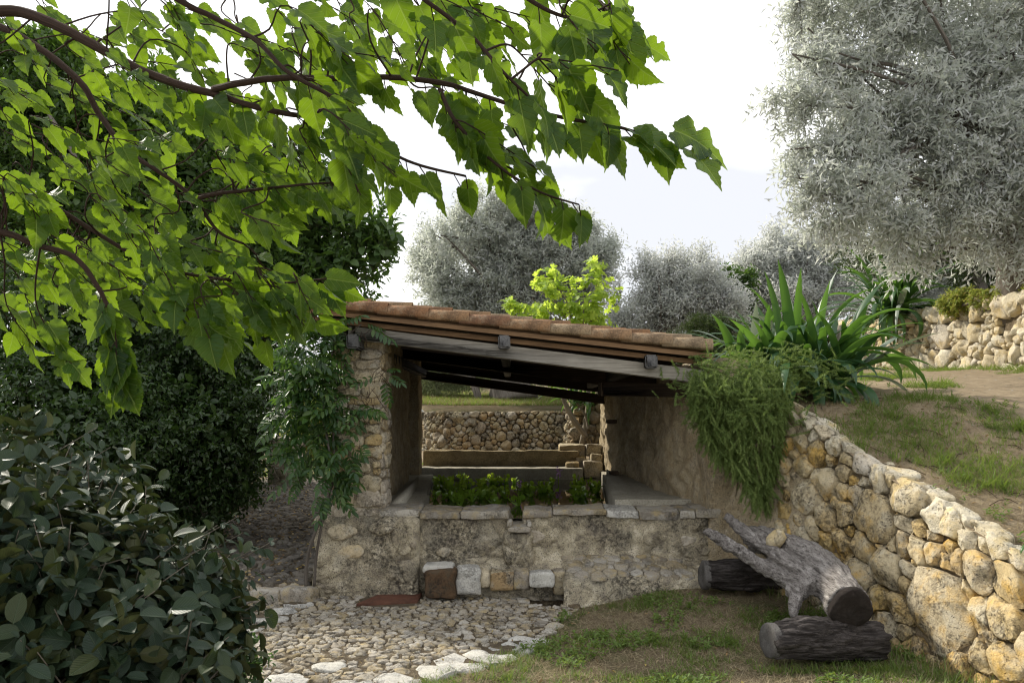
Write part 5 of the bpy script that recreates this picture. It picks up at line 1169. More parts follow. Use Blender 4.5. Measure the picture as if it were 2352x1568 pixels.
for pts in ([(1345, 1000, 13.2), (1318, 965, 13.1), (1300, 930, 13.1), (1290, 905, 13.1)], [(1352, 985, 13.2), (1345, 955, 13.2), (1325, 925, 13.15)]):
    q = G(); Q = smoothpath([W(*p) for p in pts], 6); V, a, f, uv = tube(Q, np.linspace(.05, .035, len(Q)) * (1 if len(pts) == 4 else .5), 9, noise=.1); q.add(V, a, f, uv); q.build('stem', M['bark_grey'], t)
t = strap_clump('strap_leaved_plant', 'small pale rosette of leaves at the very crest of the wall near the right edge', (2.92 + .18, 4.62, .82), 16, (.12, .22), .022, 9, el0=5, spread=.03, grey=.6)

# ---- water hyacinths
rg = np.random.default_rng(80); hy = []
for k in range(4):
    q = G(); r_ = np.random.default_rng(k + 5)
    for i in range(9):
        az = i * 2.4 + r_.uniform(-.3, .3); el = r_.uniform(.5, 1.3); L_ = r_.uniform(.04, .115); d = np.array([math.cos(az) * math.cos(el), math.sin(az) * math.cos(el), math.sin(el)]); e = d * L_
        V, a, f, uv = tube(np.stack([d * .005, e * .4, e]), [.008, .010, .003], 5, cap=False); q.add(V, a, f, uv)
        scatter(q, leaf_tmpl([(0, .1), (.2, .42), (.5, .55), (.8, .40), (1, .05)], .25, -.1, 1), e[None], nrm(d + np.array([0, 0, -.1]) + .3 * r_.normal(size=3))[None], np.array([[-d[0], -d[1], .8]]) + .4 * r_.normal(size=(1, 3)), .052 * r_.uniform(.7, 1.1))
    me = q.mesh('hyacinth_leaves'); me.materials.append(M['hya']); hy.append(me)
spots = []
def hp(u, v): D = FPX * (EYE - wz) / (v - HZ); return ((u - CX) / FPX * D, D)
rs = random.Random(14)
while len(spots) < 48: u, v = rs.uniform(995, 1222), rs.uniform(1104, 1165); spots.append(hp(u, v))
for _ in range(7): spots.append(hp(rs.uniform(1232, 1268), rs.uniform(1110, 1145)))
for _ in range(13): spots.append(hp(rs.uniform(1305, 1375), rs.uniform(1108, 1150)))
for k, (x, y) in enumerate(spots):
    zone = 0 if k < 48 else (1 if k < 55 else 2)
    o = bpy.data.objects.new('water_hyacinth', hy[k % 4]); COL.objects.link(o); o.location = (x, y, wz - .005); o.rotation_euler = (0, 0, rs.uniform(0, 6)); s_ = rs.uniform(.7, 1.15); o.scale = (s_, s_, s_)
    o['label'] = ['glossy green water hyacinth in the crowded raft at the left of the basin', 'water hyacinth in the small separate tuft near the middle of the water', 'water hyacinth in the tuft against the right-hand side of the basin'][zone]
    o['category'] = 'water plant'; o['group'] = ['hyacinths in the left raft', 'hyacinths in the middle tuft', 'hyacinths in the right tuft'][zone]
fl = thing('water_hyacinth', 'lilac water hyacinth flower standing alone over the dark water', 'flower', (0, 0, 0)); x, y = hp(1283, 1110); fl.location = (x, y, wz)
q = G(); scatter(q, T_OVAL, np.array([(x, y, wz + .14)] * 40) + rg.normal(size=(40, 3)) * [.016, .016, .03], rnd_dir(40, rg), rnd_dir(40, rg), .035, .022); q.build('flower', M['petal'], fl)
q = G(); V, a, f, uv = tube([(x, y, wz), (x, y, wz + .16)], .005, 5); q.add(V, a, f, uv); q.build('stem', M['hya'], fl)
fl = thing('water_hyacinth', 'small lilac flower low among the crowded hyacinth leaves', 'flower', (0, 0, 0)); x, y = hp(1193, 1135); fl.location = (x, y, wz)
q = G(); scatter(q, T_OVAL, np.array([(x, y, wz + .10)] * 20) + rg.normal(size=(20, 3)) * [.012, .012, .02], rnd_dir(20, rg), rnd_dir(20, rg), .028, .018); q.build('flower', M['petal'], fl)

# ---- mulberry branches overhead
rg = np.random.default_rng(90); rs = random.Random(90)
mul = thing('mulberry_tree', 'leafy mulberry branches reaching in from the left across the top', 'mulberry tree', (-3.6, 2.6, 0))
TR = np.array([-3.6, 2.6, 2.5])
br = {
 'a': ([(-300, 60, 2.7), (0, 25, 2.6), (120, 55, 2.55), (230, 112, 2.5), (330, 165, 2.45), (430, 200, 2.4), (500, 218, 2.38), (560, 238, 2.35), (660, 262, 2.3), (750, 268, 2.25)], .019, .006),
 'a2': ([(490, 205, 2.38), (560, 190, 2.3), (640, 180, 2.25), (770, 180, 2.2), (900, 178, 2.15), (1020, 192, 2.1), (1080, 210, 2.1), (1180, 242, 2.05), (1300, 272, 2.0), (1420, 292, 2.0), (1500, 318, 2.0), (1560, 342, 2.0)], .010, .0025),
 'b': ([(-250, -40, 2.9), (0, 62, 2.8), (100, 118, 2.75), (185, 190, 2.7), (230, 265, 2.7), (290, 345, 2.65), (350, 385, 2.6), (440, 450, 2.6), (500, 530, 2.6), (560, 560, 2.6)], .014, .004),
 'b2': ([(445, 458, 2.6), (500, 445, 2.55), (565, 438, 2.5), (640, 430, 2.45), (720, 422, 2.4), (795, 420, 2.4)], .007, .0025),
 'c': ([(-200, 340, 2.6), (0, 415, 2.6), (100, 460, 2.6), (250, 552, 2.6), (360, 612, 2.6), (500, 640, 2.6), (640, 650, 2.6), (750, 640, 2.6)], .010, .003),
 'd': ([(-200, 500, 2.4), (0, 532, 2.4), (80, 562, 2.4), (170, 590, 2.4), (225, 660, 2.4), (252, 720, 2.4), (266, 790, 2.4), (275, 860, 2.4)], .012, .003),
 'e': ([(300, -80, 2.1), (410, 0, 2.1), (500, 45, 2.1), (590, 95, 2.05), (660, 165, 2.0), (780, 235, 2.0), (870, 330, 2.1), (950, 375, 2.1), (1070, 405, 2.1)], .008, .003),
 'f': ([(850, -90, 1.8), (975, 0, 1.8), (1080, 80, 1.8), (1160, 170, 1.75), (1250, 255, 1.75)], .006, .0025),
 'g': ([(1010, 205, 2.1), (1040, 270, 2.05), (1100, 340, 2.05), (1170, 400, 2.0), (1250, 445, 2.0), (1330, 470, 2.0)], .006, .002),
 'h': ([(1100, -80, 1.9), (1250, 20, 1.9), (1330, 40, 1.9), (1400, 10, 1.9)], .006, .002)}
g = G(); paths = {}
for k, (pts, r0_, r1_) in br.items():
    Q = smoothpath([W(*p) for p in pts], 7); paths[k] = Q; V, a, f, uv = tube(Q, np.linspace(r0_, r1_, len(Q)), 10, noise=.12, nsc=30); g.add(V, a, f, uv)
for k in ('a', 'b', 'c', 'd', 'e'):       # back to the trunk outside the frame
    s0 = paths[k][0]; Q = smoothpath([s0, (s0 + TR) / 2 + np.array([0, .1, .15]), TR + np.array([0, 0, (.3 if k in 'abe' else 0)])], 7); V, a, f, uv = tube(Q, np.linspace(br[k][1], .07, len(Q)), 10, noise=.1); g.add(V, a, f, uv)
for k in ('f', 'h'):
    s0 = paths[k][0]; e = paths['e'][0]; Q = smoothpath([s0, (s0 + e) / 2 + np.array([0, 0, .05]), e], 6); V, a, f, uv = tube(Q, .010, 8); g.add(V, a, f, uv)
g.build('branches', M['bark'], mul)
g = G(); V, a, f, uv = tube(smoothpath([(-3.7, 2.5, -.1), (-3.6, 2.6, .9), (-3.55, 2.6, 1.8), (-3.6, 2.6, 2.9)], 8), np.linspace(.19, .11, 25), 16, noise=.15, nsc=5); g.add(V, a, f, uv); g.build('trunk', M['bark'], mul)
ALLP = np.concatenate([v for k, v in paths.items()]); ALLP = ALLP[(proj(ALLP)[:, 0] > -150)]
def inpoly(x, y, poly):
    c = False; n = len(poly); j = n - 1
    for i in range(n):
        if ((poly[i][1] > y) != (poly[j][1] > y)) and (x < (poly[j][0] - poly[i][0]) * (y - poly[i][1]) / (poly[j][1] - poly[i][1]) + poly[i][0]): c = not c
        j = i
    return c
LP, LY, LN, LS = [], [], [], []; KS = .90; tw = G()
holes = [(110, 110, 40), (140, 130, 30), (830, 120, 45), (345, 20, 22)]
def leafat(p, dirpx, size, facing=.6, jit=.3):
    """p world, dirpx image direction of the tip"""
    y = nrm(np.array([dirpx[0], rg.normal() * .35, -dirpx[1]]) + jit * rg.normal(size=3) * .5)
    n = nrm(np.array([rg.normal() * .5, -facing + rg.normal() * .25, .45 + rg.normal() * .45]))
    LP.append(p); LY.append(y); LN.append(n); LS.append(size * KS)
def cluster(u, v, D, ang, size, nl, step=.045):
    st = W(u, v, D); d = np.array([math.cos(ang), rg.normal() * .3, -math.sin(ang)]); d = nrm(d)
    i = np.argmin(np.linalg.norm(ALLP - st, axis=1)); q = ALLP[i]; dq = np.linalg.norm(q - st); q = q if dq < .28 else st - d * .10 + rg.normal(size=3) * .03
    end = st + d * step * nl; Q = smoothpath([q, (q + st) / 2 + rg.normal(size=3) * .02, st, end], 4); V, a, f, uv = tube(Q, np.linspace(.0032, .0014, len(Q)), 5, cap=False); tw.add(V, a, f, uv)
    for k in range(nl):
        p = st + d * step * k; sg = 1 if k % 2 else -1
        px = nrm(np.array([math.cos(ang) * .5 + .35 * -math.sin(ang) * sg + .42, math.sin(ang) * .5 + .35 * math.cos(ang) * sg + .50]))
        pet = p + np.array([px[0], rg.normal() * .4, -px[1]]) * .03
        V, a, f, uv = tube(np.stack([p, pet]), .0014, 4, cap=False); tw.add(V, a, f, uv)
        leafat(pet, px, size * rg.uniform(.75, 1.15))
def zone(poly, n, Dr, size, ang=(.2, 1.2), nl=4):
    xs = [p[0] for p in poly]; ys = [p[1] for p in poly]; k = 0; t = 0
    while k < n and t < 9000:
        t += 1; u, v = rs.uniform(min(xs), max(xs)), rs.uniform(min(ys), max(ys))
        if not inpoly(u, v, poly) or any((u - a) ** 2 + (v - b) ** 2 < r * r for a, b, r in holes): continue
        cluster(u, v, rs.uniform(*Dr), rs.uniform(*ang), size * rs.uniform(.8, 1.15), nl + rs.randint(-1, 1)); k += nl
zone([(-60, -40), (560, -40), (700, 150), (640, 330), (560, 500), (420, 560), (150, 560), (-60, 560)], 350, (2.3, 3.6), .10)
zone([(560, -60), (1060, -60), (1090, 60), (900, 160), (740, 210), (660, 160)], 92, (1.95, 2.8), .105)
zone([(640, 220), (740, 200), (850, 330), (760, 330), (690, 330)], 24, (1.9, 2.5), .095)
zone([(1040, -60), (1400, -60), (1340, 20), (1230, 60), (1180, 140), (1080, 60)], 30, (1.75, 2.3), .11)
zone([(560, 320), (690, 350), (600, 470), (500, 520), (420, 480)], 60, (2.5, 3.3), .095)
zone([(-60, 540), (420, 520), (560, 520), (570, 600), (480, 680), (300, 640), (60, 680), (-60, 680)], 130, (2.4, 3.4), .10)
zone([(480, 590), (640, 620), (700, 650), (560, 690), (440, 690)], 30, (2.4, 2.9), .12)
zone([(1120, 290), (1230, 330), (1250, 400), (1150, 380)], 8, (1.95, 2.2), .10)
zone([(940, 190), (1120, 200), (1080, 320), (990, 260)], 16, (2.0, 2.4), .115)
zone([(1180, 120), (1240, 130), (1270, 200), (1200, 210)], 10, (1.75, 1.9), .12)
def run(key, s0, s1, n, size, hang=(.35, .9), both=True):
    Q = paths[key]; idx = np.linspace(s0, s1, n) * (len(Q) - 1)
    for k, f in enumerate(idx):
        p = np.array([np.interp(f, np.arange(len(Q)), Q[:, j]) for j in range(3)]); sg = 1 if k % 2 else -1
        px = nrm(np.array([hang[0] + (.25 * sg), hang[1] * (1 if sg > 0 or not both else .75)])); pet = p + np.array([px[0], rg.normal() * .5, -px[1]]) * .03
        V, a, f_, uv = tube(np.stack([p, pet]), .0015, 4, cap=False); tw.add(V, a, f_, uv); leafat(pet, px, size * rg.uniform(.85, 1.1), .8, .2)
run('a2', .45, .90, 14, .10); run('a2', .15, .45, 10, .095); run('b2', .15, 1.0, 17, .095, (.6, .6)); run('g', .1, 1.0, 17, .10); run('f', .1, 1.0, 11, .12, (.4, 1)); run('e', .55, 1.0, 13, .10); run('d', .6, 1.0, 14, .12, (.05, 1)); run('c', .55, 1.0, 18, .115, (.6, .6)); run('h', .3, 1, 7, .12); run('a', .5, 1, 12, .11)
for (u, v, ax_, ay, s) in [(1548, 300, 1, .28, .175), (1585, 345, .55, .75, .15), (1530, 340, -.05, 1, .10), (1452, 300, .95, .75, .165), (1390, 300, .5, .9, .145), (1360, 240, .7, 1, .15), (1270, 190, .75, 1, .16), (1240, 275, .2, 1, .10), (1330, 290, .15, 1, .115), (780, 420, .8, .55, .10), (800, 420, .9, .6, .11), (1340, 30, .85, .35, .12), (1420, -20, .6, .9, .13), (750, 640, .9, .0, .12), (740, 650, .6, .7, .12)]:
    leafat(W(u, v, 2.0 if u > 900 else 2.4), (ax_, ay), s, .8, .1)
for k in range(9): leafat(W(250 + rs.uniform(0, 40), 800 + k * 9, 2.4), (rs.uniform(-.4, .5), 1), .13, .8, .15)
for (u, v, n_) in [(110, 800, 5), (30, 770, 4), (460, 760, 4), (560, 700, 5), (400, 720, 4), (690, 700, 5), (640, 720, 4), (330, 730, 3)]: cluster(u - 15, v - 70, 2.5, 1.1, .12, n_, .035)
tw.build('twigs', M['bark'], mul)
def serr(pts, n=26, amp=.014):
    P = smoothpath([(x, y, 0) for x, y in pts], 8)[:, :2]; d = np.concatenate([[0], np.cumsum(np.linalg.norm(np.diff(P, axis=0), axis=1))]); s = np.linspace(0, d[-1], n); Q = np.stack([np.interp(s, d, P[:, 0]), np.interp(s, d, P[:, 1])], 1)
    t = nrm(np.gradient(Q, axis=0)); nn = np.stack([t[:, 1], -t[:, 0]], 1); w = amp * np.where(np.arange(n) % 2 == 0, 1, -.6); w[0] = 0; w[-2:] = 0; Q = Q + nn * w[:, None]; Q[:, 0] = np.maximum(Q[:, 0], .001); return [tuple(q) for q in Q]
hrt = serr([(.0, .02), (.12, -.06), (.26, -.03), (.37, .10), (.41, .27), (.37, .45), (.28, .62), (.16, .78), (.06, .89), (.005, 1.02)])
lob = serr([(.0, .02), (.12, -.05), (.27, -.01), (.36, .12), (.35, .24), (.22, .31), (.21, .36), (.33, .44), (.34, .54), (.24, .62), (.16, .65), (.15, .75), (.07, .88), (.005, 1.02)], 30)
nar = serr([(.0, .02), (.10, -.04), (.22, .0), (.31, .14), (.33, .3), (.29, .5), (.21, .68), (.10, .84), (.04, .92), (.005, 1.03)])
tms = [fan_tmpl(hrt, .25, .30, .10), fan_tmpl(lob, .10, .42, .12), fan_tmpl(lob, .20, .22, .06), fan_tmpl(lob, .25, .18, .05, left=hrt[:len(hrt)]), fan_tmpl(nar, .32, .30, .06), fan_tmpl(nar, .12, .15, .09), fan_tmpl(hrt, .45, .25, .05)]
leaf_things(mul, tms, 'mulberry', np.array(LP), np.array(LY), np.array(LN), np.array(LS), rs=random.Random(3))

# ================================================================ LOG BENCH
def organic(parts, vox, name, mat, parent, noise_amp=.006, ridge=None, sub=None):
    g = G()
    for pts, rr, sides in parts:
        Q = smoothpath(pts, 6); V, a, f, uv = tube(Q, np.interp(np.linspace(0, 1, len(Q)), np.linspace(0, 1, len(rr)), rr), sides); g.add(V, a, f, uv)
    me = g.mesh(name); tmp = bpy.data.objects.new('tmp', me); COL.objects.link(tmp)
    md = tmp.modifiers.new('r', 'REMESH'); md.mode = 'VOXEL'; md.voxel_size = vox; md.use_smooth_shade = True
    sm = tmp.modifiers.new('s', 'SMOOTH'); sm.iterations = 4; sm.factor = .6
    dg = bpy.context.evaluated_depsgraph_get(); me2 = bpy.data.meshes.new_from_object(tmp.evaluated_get(dg)); bpy.data.objects.remove(tmp)
    n = len(me2.vertices); V = np.zeros(n * 3); me2.vertices.foreach_get('co', V); V = V.reshape(-1, 3); NN = np.zeros(n * 3); me2.vertices.foreach_get('normal', NN); NN = NN.reshape(-1, 3)
    mn = np.asarray(ridge); ph = V * mn
    V = V + NN * (noise_amp * fbm(ph, 4) + .5 * noise_amp * np.abs(fbm(ph * 2.2 + 9, 2)))[:, None] + NN * (1.2 * noise_amp * fbm(V * 5, 2))[:, None]
    me2.vertices.foreach_set('co', V.astype(np.float32).ravel()); me2.update()
    for p in me2.polygons: p.use_smooth = True
    return link(name, me2, mat, parent)
def log_mat(name, c1, c2, cd, sc):
    m, t, o = material(name); tc = N(t, 'ShaderNodeTexCoord').outputs['Object']; mp = N(t, 'ShaderNodeMapping'); mp.inputs['Scale'].default_value = sc; t.links.new(tc, mp.inputs[0])
    n1 = noise(t, mp.outputs[0], 1, 6, .7, .5); n2 = noise(t, tc, 7, 4, .6); n3 = noise(t, mp.outputs[0], 3.5, 4, .7)
    c = ramp(t, n1, [(.34, cd), (.47, c2), (.64, c1)]); c = mixc(t, ramp(t, n2, [(.4, 0), (.65, .6)]), c, c2); c = mixc(t, ramp(t, n3, [(.38, .8), (.46, 0)]), c, cd)
    principled(t, o, c, .85, bump(t, mth(t, 'ADD', n1, mth(t, 'MULTIPLY', n3, .4)), .02), .2); return m
M['log'] = log_mat('weathered_grey_log_bark', (.42, .395, .37), (.21, .19, .175), (.035, .03, .027), (38, 5, 38))
M['log_dark'] = log_mat('blackened_log_bark', (.13, .115, .11), (.04, .034, .031), (.010, .008, .007), (4, 40, 40))
bench = thing('log_bench', 'long weathered forked log lying across two shorter logs', 'log', (2.0, 5.8, 0))
gA = lambda x, y: float(gz(np.array(x), np.array(y)))
organic([([W(1950, 1392, 5.02), W(1908, 1332, 5.4), W(1855, 1287, 5.8), W(1790, 1254, 6.2), W(1722, 1230, 6.6)], [.135, .130, .135, .12, .085], 18),
         ([W(1875, 1350, 5.30), W(1830, 1308, 5.58), W(1762, 1258, 6.0), W(1702, 1216, 6.40), W(1668, 1184, 6.52)], [.065, .056, .052, .048, .028], 12),
         ([W(1845, 1350, 5.45), W(1765, 1306, 5.85), W(1695, 1262, 6.15), W(1652, 1238, 6.35), W(1622, 1218, 6.45)], [.075, .058, .050, .042, .032], 12),
         ([W(1740, 1250, 6.2), W(1765, 1232, 6.5), W(1800, 1215, 6.8)], [.08, .07, .05], 10),
         ([W(1845, 1345, 5.4), W(1828, 1385, 5.25), W(1822, 1418, 5.15)], [.07, .045, .022], 10),
         ([W(1900, 1300, 5.6), W(1930, 1305, 5.5), W(1950, 1312, 5.45)], [.06, .035, .022], 10), ([W(1850, 1290, 5.6), W(1900, 1282, 5.55)], [.07, .05], 10), ([W(1820, 1350, 5.4), W(1812, 1365, 5.35)], [.05, .03], 8),
         ([W(1905, 1360, 5.2), W(1925, 1330, 5.25)], [.05, .045], 8)],
        .011, 'trunk', M['log'], bench, .010, ridge=(34, 5, 34))
def endcap(c, axis, r, mat, parent, seed, th=.012):
    axis = nrm(axis); x = nrm(np.cross(axis, [0, 0, 1.])); z = np.cross(x, axis)
    poly = np.array([(math.cos(t) * r * (1 + .07 * math.sin(3 * t + seed)), math.sin(t) * r * (1 + .06 * math.cos(2 * t + seed))) for t in np.arange(14) * 2 * math.pi / 14])
    gs = stone_geo(poly, lambda a, b, h: np.array(c) + a[:, None] * x + b[:, None] * z + h[:, None] * axis, th, gap=0, n=26, rough=.06, back=.03, rnd=1, seed=seed, prof=((1, -.03, 0), (1, .3, 1), (.93, 1.0, 1), (.6, .9, 1), (.35, .8, 1), (.2, .5, 1)))
    q = G(); q.add(gs[0], gs[1], gs[2]); q.build('cut_end', mat, parent)
a_ = W(1950, 1392, 5.02); ax_ = nrm(a_ - W(1900, 1330, 5.35)); endcap(a_ + ax_ * .032, ax_, .138, M['log_end'], bench, 3)
def support(label, u0, v0, D0, u1, v1, D1, r, seed, endm):
    t = thing('support_log', label, 'log', tuple(W(u0, v0, D0))); a, b = W(u0, v0, D0), W(u1, v1, D1)
    organic([([a, a * .66 + b * .34 + [0, 0, .01], a * .33 + b * .67, b], [r * .92, r * 1.10, r * .93, r * 1.06], 20), ([a * .8 + b * .2 + [0, -.02, r * .35], a * .4 + b * .6 + [0, 0, r * .5]], [r * .5, r * .62], 10), ([a * .5 + b * .5 + [0, -r * .3, -r * .3], b * .9 + a * .1 + [0, -r * .25, 0]], [r * .7, r * .75], 10)], .012, 'log_body', M['log_dark'], t, .020, ridge=(4, 30, 30))
    ax = nrm(a - b); endcap(a + ax * .004, ax, r * .99, M[endm], t, seed); endcap(b - ax * .004, -ax, r * .99, M['log_end'], t, seed + 1)
support('blackened short log under the near end of the long log', 1768, 1470, 4.98, 2012, 1470, 5.10, .118, 7, 'log_end_grey')
support('dark short log under the forked far end of the long log', 1617, 1320, 6.40, 1800, 1318, 6.45, .118, 9, 'log_end_grey')
q = G(); c = W(1786, 1243, 5.98); poly = np.array([(-.085, -.05), (.06, -.055), (.09, .0), (.07, .05), (-.06, .045), (-.09, 0)])
rx = np.array([.62, 0, .62]); rx = nrm(rx); rz = nrm(np.array([-.5, -.2, .6])); ry = np.cross(rz, rx)
gs = stone_geo(poly, lambda a, b, h: c + a[:, None] * rx + b[:, None] * ry + h[:, None] * rz, .075, gap=0, n=26, rough=.13, back=.0, rnd=2, seed=4, prof=((.6, -.03, 0), (.9, -.01, 0), (1, .3, 1), (.93, .7, 1), (.7, .95, 1), (.4, 1, 1)))
q.add(gs[0], gs[1], gs[2]); o = q.build('loose_stone', M['pale_stone'], None); o['label'] = 'loose pale stone lying on top of the long weathered log'; o['category'] = 'stone'

# ================================================================ GRASS, WEEDS, LITTER
rg = np.random.default_rng(33)
T_BL = (np.array([[-.5, 0, 0], [.5, 0, 0], [.35, .5, .08], [-.35, .5, .08], [0, 1, .35]]), np.array([[0, 1, 2], [0, 2, 3], [3, 2, 4]]), np.array([[0, 0], [1, 0], [1, .5], [0, .5], [.5, 1]]))
def field(xy, zf, h, w, mat, name, lean=.5, flat=False):
    n = len(xy); z = zf(xy[:, 0], xy[:, 1]); P = np.stack([xy[:, 0], xy[:, 1], z - .003], -1); d = rnd_dir(n, rg); d[:, 2] = 0
    Y = nrm(d * lean + np.array([0, 0, 1.])) if not flat else nrm(d + np.array([0, 0, .06]) + .1 * rnd_dir(n, rg)); Nn = nrm(d + np.array([0, -.2, .3])) if not flat else nrm(rnd_dir(n, rg) * .5 + [0, 0, 1.])
    g = G(); scatter(g, T_BL, P + (np.array([0, 0, .006]) if flat else 0), Y, Nn, h * rg.uniform(.5, 1.3, n), w); return stuff(g.build(name, M[mat]))
def pick(n, x0, x1, y0, y1, ok, pat=None, th=.0, sc=1.8, pw=1.5):
    out = []; tot = 0
    while tot < n:
        p = np.stack([rg.uniform(x0, x1, n * 2), y0 + (y1 - y0) * rg.random(n * 2) ** pw], -1); m_ = ok(p[:, 0], p[:, 1])
        if pat is not None: m_ &= rg.random(n * 2) < np.clip((fbm(np.stack([p[:, 0] * sc, p[:, 1] * sc, p[:, 0] * 0 + pat], -1), 4) - th) * 2.2, 0, 1)
        out.append(p[m_]); tot += m_.sum()
        if not m_.any(): break
    return np.concatenate(out)[:n]
rwx = lambda y: np.interp(y, [2.2, 3.3, 4.2, 5.0, 5.8, 6.45, 6.75, 7.1], [3.4, 3.05, 2.80, 2.62, 2.45, 2.17, 2.02, 1.80])
lawn = lambda x, y: (x > lawn_edge(y) + .05 * vnoise(np.stack([x * 6, y * 6, x * 0], -1))) & (x < rwx(y) - .02) & (y < 6.62) & ~pit(x, y)
field(pick(26000, -1.6, 2.9, 3.7, 6.6, lawn, 1, .06, 1.9, 1.3), gz, .034, .0045, 'grass', 'lawn_grass', .9)
field(pick(3000, -1.6, 2.9, 3.7, 6.6, lawn, 1, .2, 1.9, 1.2), gz, .085, .0042, 'grass', 'tall_lawn_grass', .7)
field(pick(26000, -1.7, 2.9, 3.7, 6.6, lawn), gz, .055, .0032, 'straw', 'lawn_straw', flat=True)
field(pick(6000, -1.7, 2.9, 3.7, 6.6, lawn), gz, .045, .0025, 'straw', 'dry_lawn_grass', 1.0)
wx = pick(600, 1.9, 2.75, 3.9, 6.5, lambda x, y: (x < rwx(y) - .01) & (x > rwx(y) - .22)); field(wx, gz, .13, .004, 'grass', 'wall_foot_grass', .4); field(wx[:220] + .02, gz, .20, .003, 'straw', 'wall_foot_straw', .5)
edge = pick(500, -1.3, .7, 4.2, 6.9, lambda x, y: np.abs(x - lawn_edge(y) - .04) < .07); field(edge, gz, .045, .0035, 'grass', 'edging_grass', .8)
yb = pick(700, -3, .6, 3.8, 6.9, in_yard); field(yb, gz, .03, .003, 'straw', 'joint_straw', flat=True)
ter = lambda x, y: (x > terr_left(y) + .12) & (x < UPB(y) - .05)
tr_path = lambda x, y: (np.abs(x - np.interp(y, [3, 5, 7, 9, 12], [4.4, 4.4, 4.7, 5.1, 5.6])) > np.interp(y, [3, 9, 12], [.45, .5, .35]))
field(pick(26000, 2.4, 6.6, 3.5, 12, lambda x, y: ter(x, y) & tr_path(x, y), 3, .12, 1.4, 1.3), Tz, .055, .0042, 'grass', 'terrace_grass', .9)
field(pick(22000, 2.2, 5.0, 3.5, 9, lambda x, y: ter(x, y) & (x < terr_left(y) + 1.4)), Tz, .07, .0026, 'straw', 'terrace_straw', flat=True)
field(pick(3500, 2.5, 6.5, 3.5, 10, lambda x, y: ter(x, y) & tr_path(x, y), 3, .15, 1.4), Tz, .13, .005, 'grass', 'tall_terrace_grass', .8)
field(pick(4000, 2.5, 6.5, 3.5, 10, lambda x, y: ter(x, y) & (x < terr_left(y) + 1.2)), Tz, .06, .003, 'straw', 'dry_terrace_grass', .8)
field(pick(1300, 5.8, 6.6, 8.5, 14, lambda x, y: (x < UPB(y) - .02) & (x > UPB(y) - .45)), Tz, .11, .007, 'grass', 'upper_wall_foot_grass', .8)
# leafy weeds on lawn and terrace
def tufts(n, pick_, zf, h, w, mat, name, per=16, spread=.018):
    c = pick_[:n]; xy = (c[:, None] + rg.normal(size=(len(c), per, 2)) * spread).reshape(-1, 2); field(xy, zf, h, w, mat, name, .8)
tufts(260, pick(260, -1.5, 2.8, 3.7, 6.5, lawn, 2, .05, 2.2, 1.2), gz, .085, .005, 'grass', 'lawn_tufts')
tufts(120, pick(120, -1.5, 2.8, 3.7, 6.5, lawn), gz, .07, .003, 'straw', 'straw_tufts')
tufts(240, pick(240, 2.6, 5.6, 3.7, 10, lambda x, y: ter(x, y) & tr_path(x, y), 3, .05, 1.4), Tz, .11, .006, 'grass', 'terrace_tufts')
tufts(60, np.stack([np.linspace(1.5, 2.5, 60), 4.86 + .03 * rg.normal(size=60)], -1), gz, .09, .004, 'grass', 'log_foot_grass', 12, .02)
def weeds(name, pts, zf, mat, sz, lab):
    g = G(); n = len(pts); z = zf(pts[:, 0], pts[:, 1]); b = np.stack([pts[:, 0], pts[:, 1], z], -1)
    sprays(g, T_OVAL, b, nrm(rnd_dir(n, rg) * .5 + [0, 0, 1.]), .05, 7, sz, .5, rg, side=.8); stuff(g.build(name, M[mat]))
weeds('lawn_weeds', pick(900, -1.4, 2.6, 3.8, 6.4, lawn, 5, .12, 2.6), gz, 'grass', .026, '')
weeds('terrace_weeds', pick(420, 2.6, 4.3, 4.2, 8, lambda x, y: ter(x, y), 6, .1, 2.0), Tz, 'grass', .024, '')
# pebbles and twigs on the bare earth
g = G(); p = pick(700, 2.7, 6.3, 3.8, 10, ter); oc = np.array([[1, 0, 0], [0, 1, 0], [-1, 0, 0], [0, -1, 0], [0, 0, .7], [0, 0, -.5]]) ; of = np.array([[0, 1, 4], [1, 2, 4], [2, 3, 4], [3, 0, 4]])
scatter(g, (oc, of, oc[:, :2]), np.stack([p[:, 0], p[:, 1], Tz(p[:, 0], p[:, 1]) + .002], -1), np.concatenate([rnd_dir(700, rg)[:, :2], np.zeros((700, 1))], 1), np.tile([0, 0, 1.], (700, 1)), rg.uniform(.004, .014, 700)); stuff(g.build('terrace_pebbles', M['cobble'], None, False))
# fallen leaves
def litter(n, P2, zf, name, sz=(.012, .035)):
    g = G(); z = zf(P2[:, 0], P2[:, 1]); k = len(P2); s_ = rg.uniform(*sz, k)
    scatter(g, leaf_tmpl([(0, .0), (.2, .35), (.5, .5), (.8, .3), (1, 0)], .5, -.35, 1), np.stack([P2[:, 0], P2[:, 1], z + .006], -1), np.concatenate([rnd_dir(k, rg)[:, :2], .15 * rg.normal(size=(k, 1))], 1), nrm(.5 * rnd_dir(k, rg) + [0, 0, 1.]), s_, s_ * .5); stuff(g.build(name, M['litter']))
litter(0, pick(420, -1.5, 2.8, 3.7, 6.6, lawn), gz, 'lawn_leaf_litter'); litter(0, pick(700, 2.3, 5.5, 3.6, 9, lambda x, y: ter(x, y) & (x < terr_left(y) + 1.6)), Tz, 'terrace_leaf_litter'); litter(0, pick(200, -3, .5, 3.8, 6.9, in_yard), lambda x, y: gz(x, y) + .018, 'yard_leaf_litter', (.01, .025))
g = G()
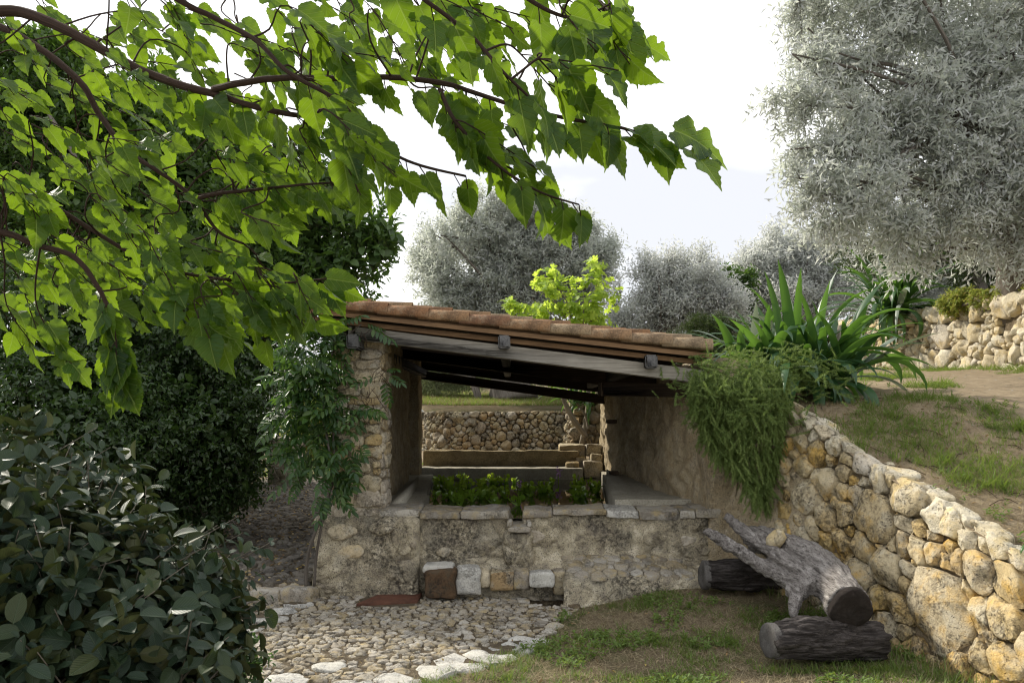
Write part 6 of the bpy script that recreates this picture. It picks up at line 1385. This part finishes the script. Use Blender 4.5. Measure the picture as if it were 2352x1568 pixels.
for p in pick(150, 2.3, 5.0, 3.7, 8.5, lambda x, y: ter(x, y) & (x < terr_left(y) + 1.5)):
    a = rg.uniform(0, 6.28); L_ = rg.uniform(.06, .22); b_ = np.array([p[0], p[1], float(Tz(p[0], p[1])) + .008]); e = b_ + np.array([math.cos(a), math.sin(a), 0]) * L_; e[2] = float(Tz(e[0], e[1])) + .012
    V, a_2, f, uv = tube(np.stack([b_, (b_ + e) / 2 + rg.normal(size=3) * .008 + [0, 0, .006], e]), .003, 4, cap=False); g.add(V, a_2, f, uv)
stuff(g.build('terrace_twigs', M['bark']))
T_FL = leaf_tmpl([(0, .0), (.2, .35), (.5, .5), (.8, .3), (1, 0)], .4, -.3, 1)
pp = pick(900, -5, -1.8, 7, 17, in_yard, None, 0, 1, 1.2); g = G(); n = len(pp); scatter(g, T_FL, np.stack([pp[:, 0], pp[:, 1], gz(pp[:, 0], pp[:, 1]) + .03], -1), np.concatenate([rnd_dir(n, rg)[:, :2], .1 * rg.normal(size=(n, 1))], 1), nrm(.4 * rnd_dir(n, rg) + [0, 0, 1.]), rg.uniform(.03, .06, n), rg.uniform(.015, .03, n)); stuff(g.build('path_leaf_litter', M['litter']))
mp_ = fan_tmpl(lob, .3, -.3, .1)
for (u, v, s, mt, lab) in [(1545, 1357, .075, 'yellow_leaf', 'bright yellow fallen leaf on the lawn before the dark support log'), (1553, 1320, .085, 'ochre_leaf', 'ochre fallen leaf on the lawn near the sloping ledge'), (1742, 1362, .075, 'ochre_leaf', 'brown fallen leaf on the grass below the long log'), (1870, 1470, .06, 'ochre_leaf', 'small curled fallen leaf near the near support log')]:
    D = FPX * (EYE - .12) / (v - HZ); x = (u - CX) / FPX * D; q = G(); scatter(q, mp_, np.array([[x, D, gA(x, D) + .03]]), np.array([[.8, -.3, .05]]), np.array([[0, -.35, 1.]]), s)
    o = q.build('fallen_leaf', M[mt]); o['label'] = lab; o['category'] = 'leaf'; o['group'] = 'fallen leaves on the lawn'
# grass on the slope seen through the opening and beyond the path
def grove_z(x, y):
    d = np.clip(y - 15.1, 0, 45); return np.interp(d, [0, .15, 3, 8, 20, 45], [1.62, 1.66, 1.85, 2.15, 2.9, 4.2]) + .1
field(pick(12000, -2.2, 2.2, 15.3, 22, lambda x, y: y > 15.2 + .35 * np.maximum(0, np.abs(x) - .6) ** 2, None, 0), grove_z, .10, .012, 'grass', 'grove_grass', .9)
field(pick(9000, -2.2, 2.2, 15.3, 22, lambda x, y: y > 15.2 + .35 * np.maximum(0, np.abs(x) - .6) ** 2, None, 0), grove_z, .10, .012, 'straw', 'dry_grove_grass', .9)
field(pick(2500, -7, -2.6, 19, 27, lambda x, y: x < 0), lambda x, y: gz(x, y), .14, .02, 'grass', 'far_lawn_grass', .8)
C.view_layers[0].update()
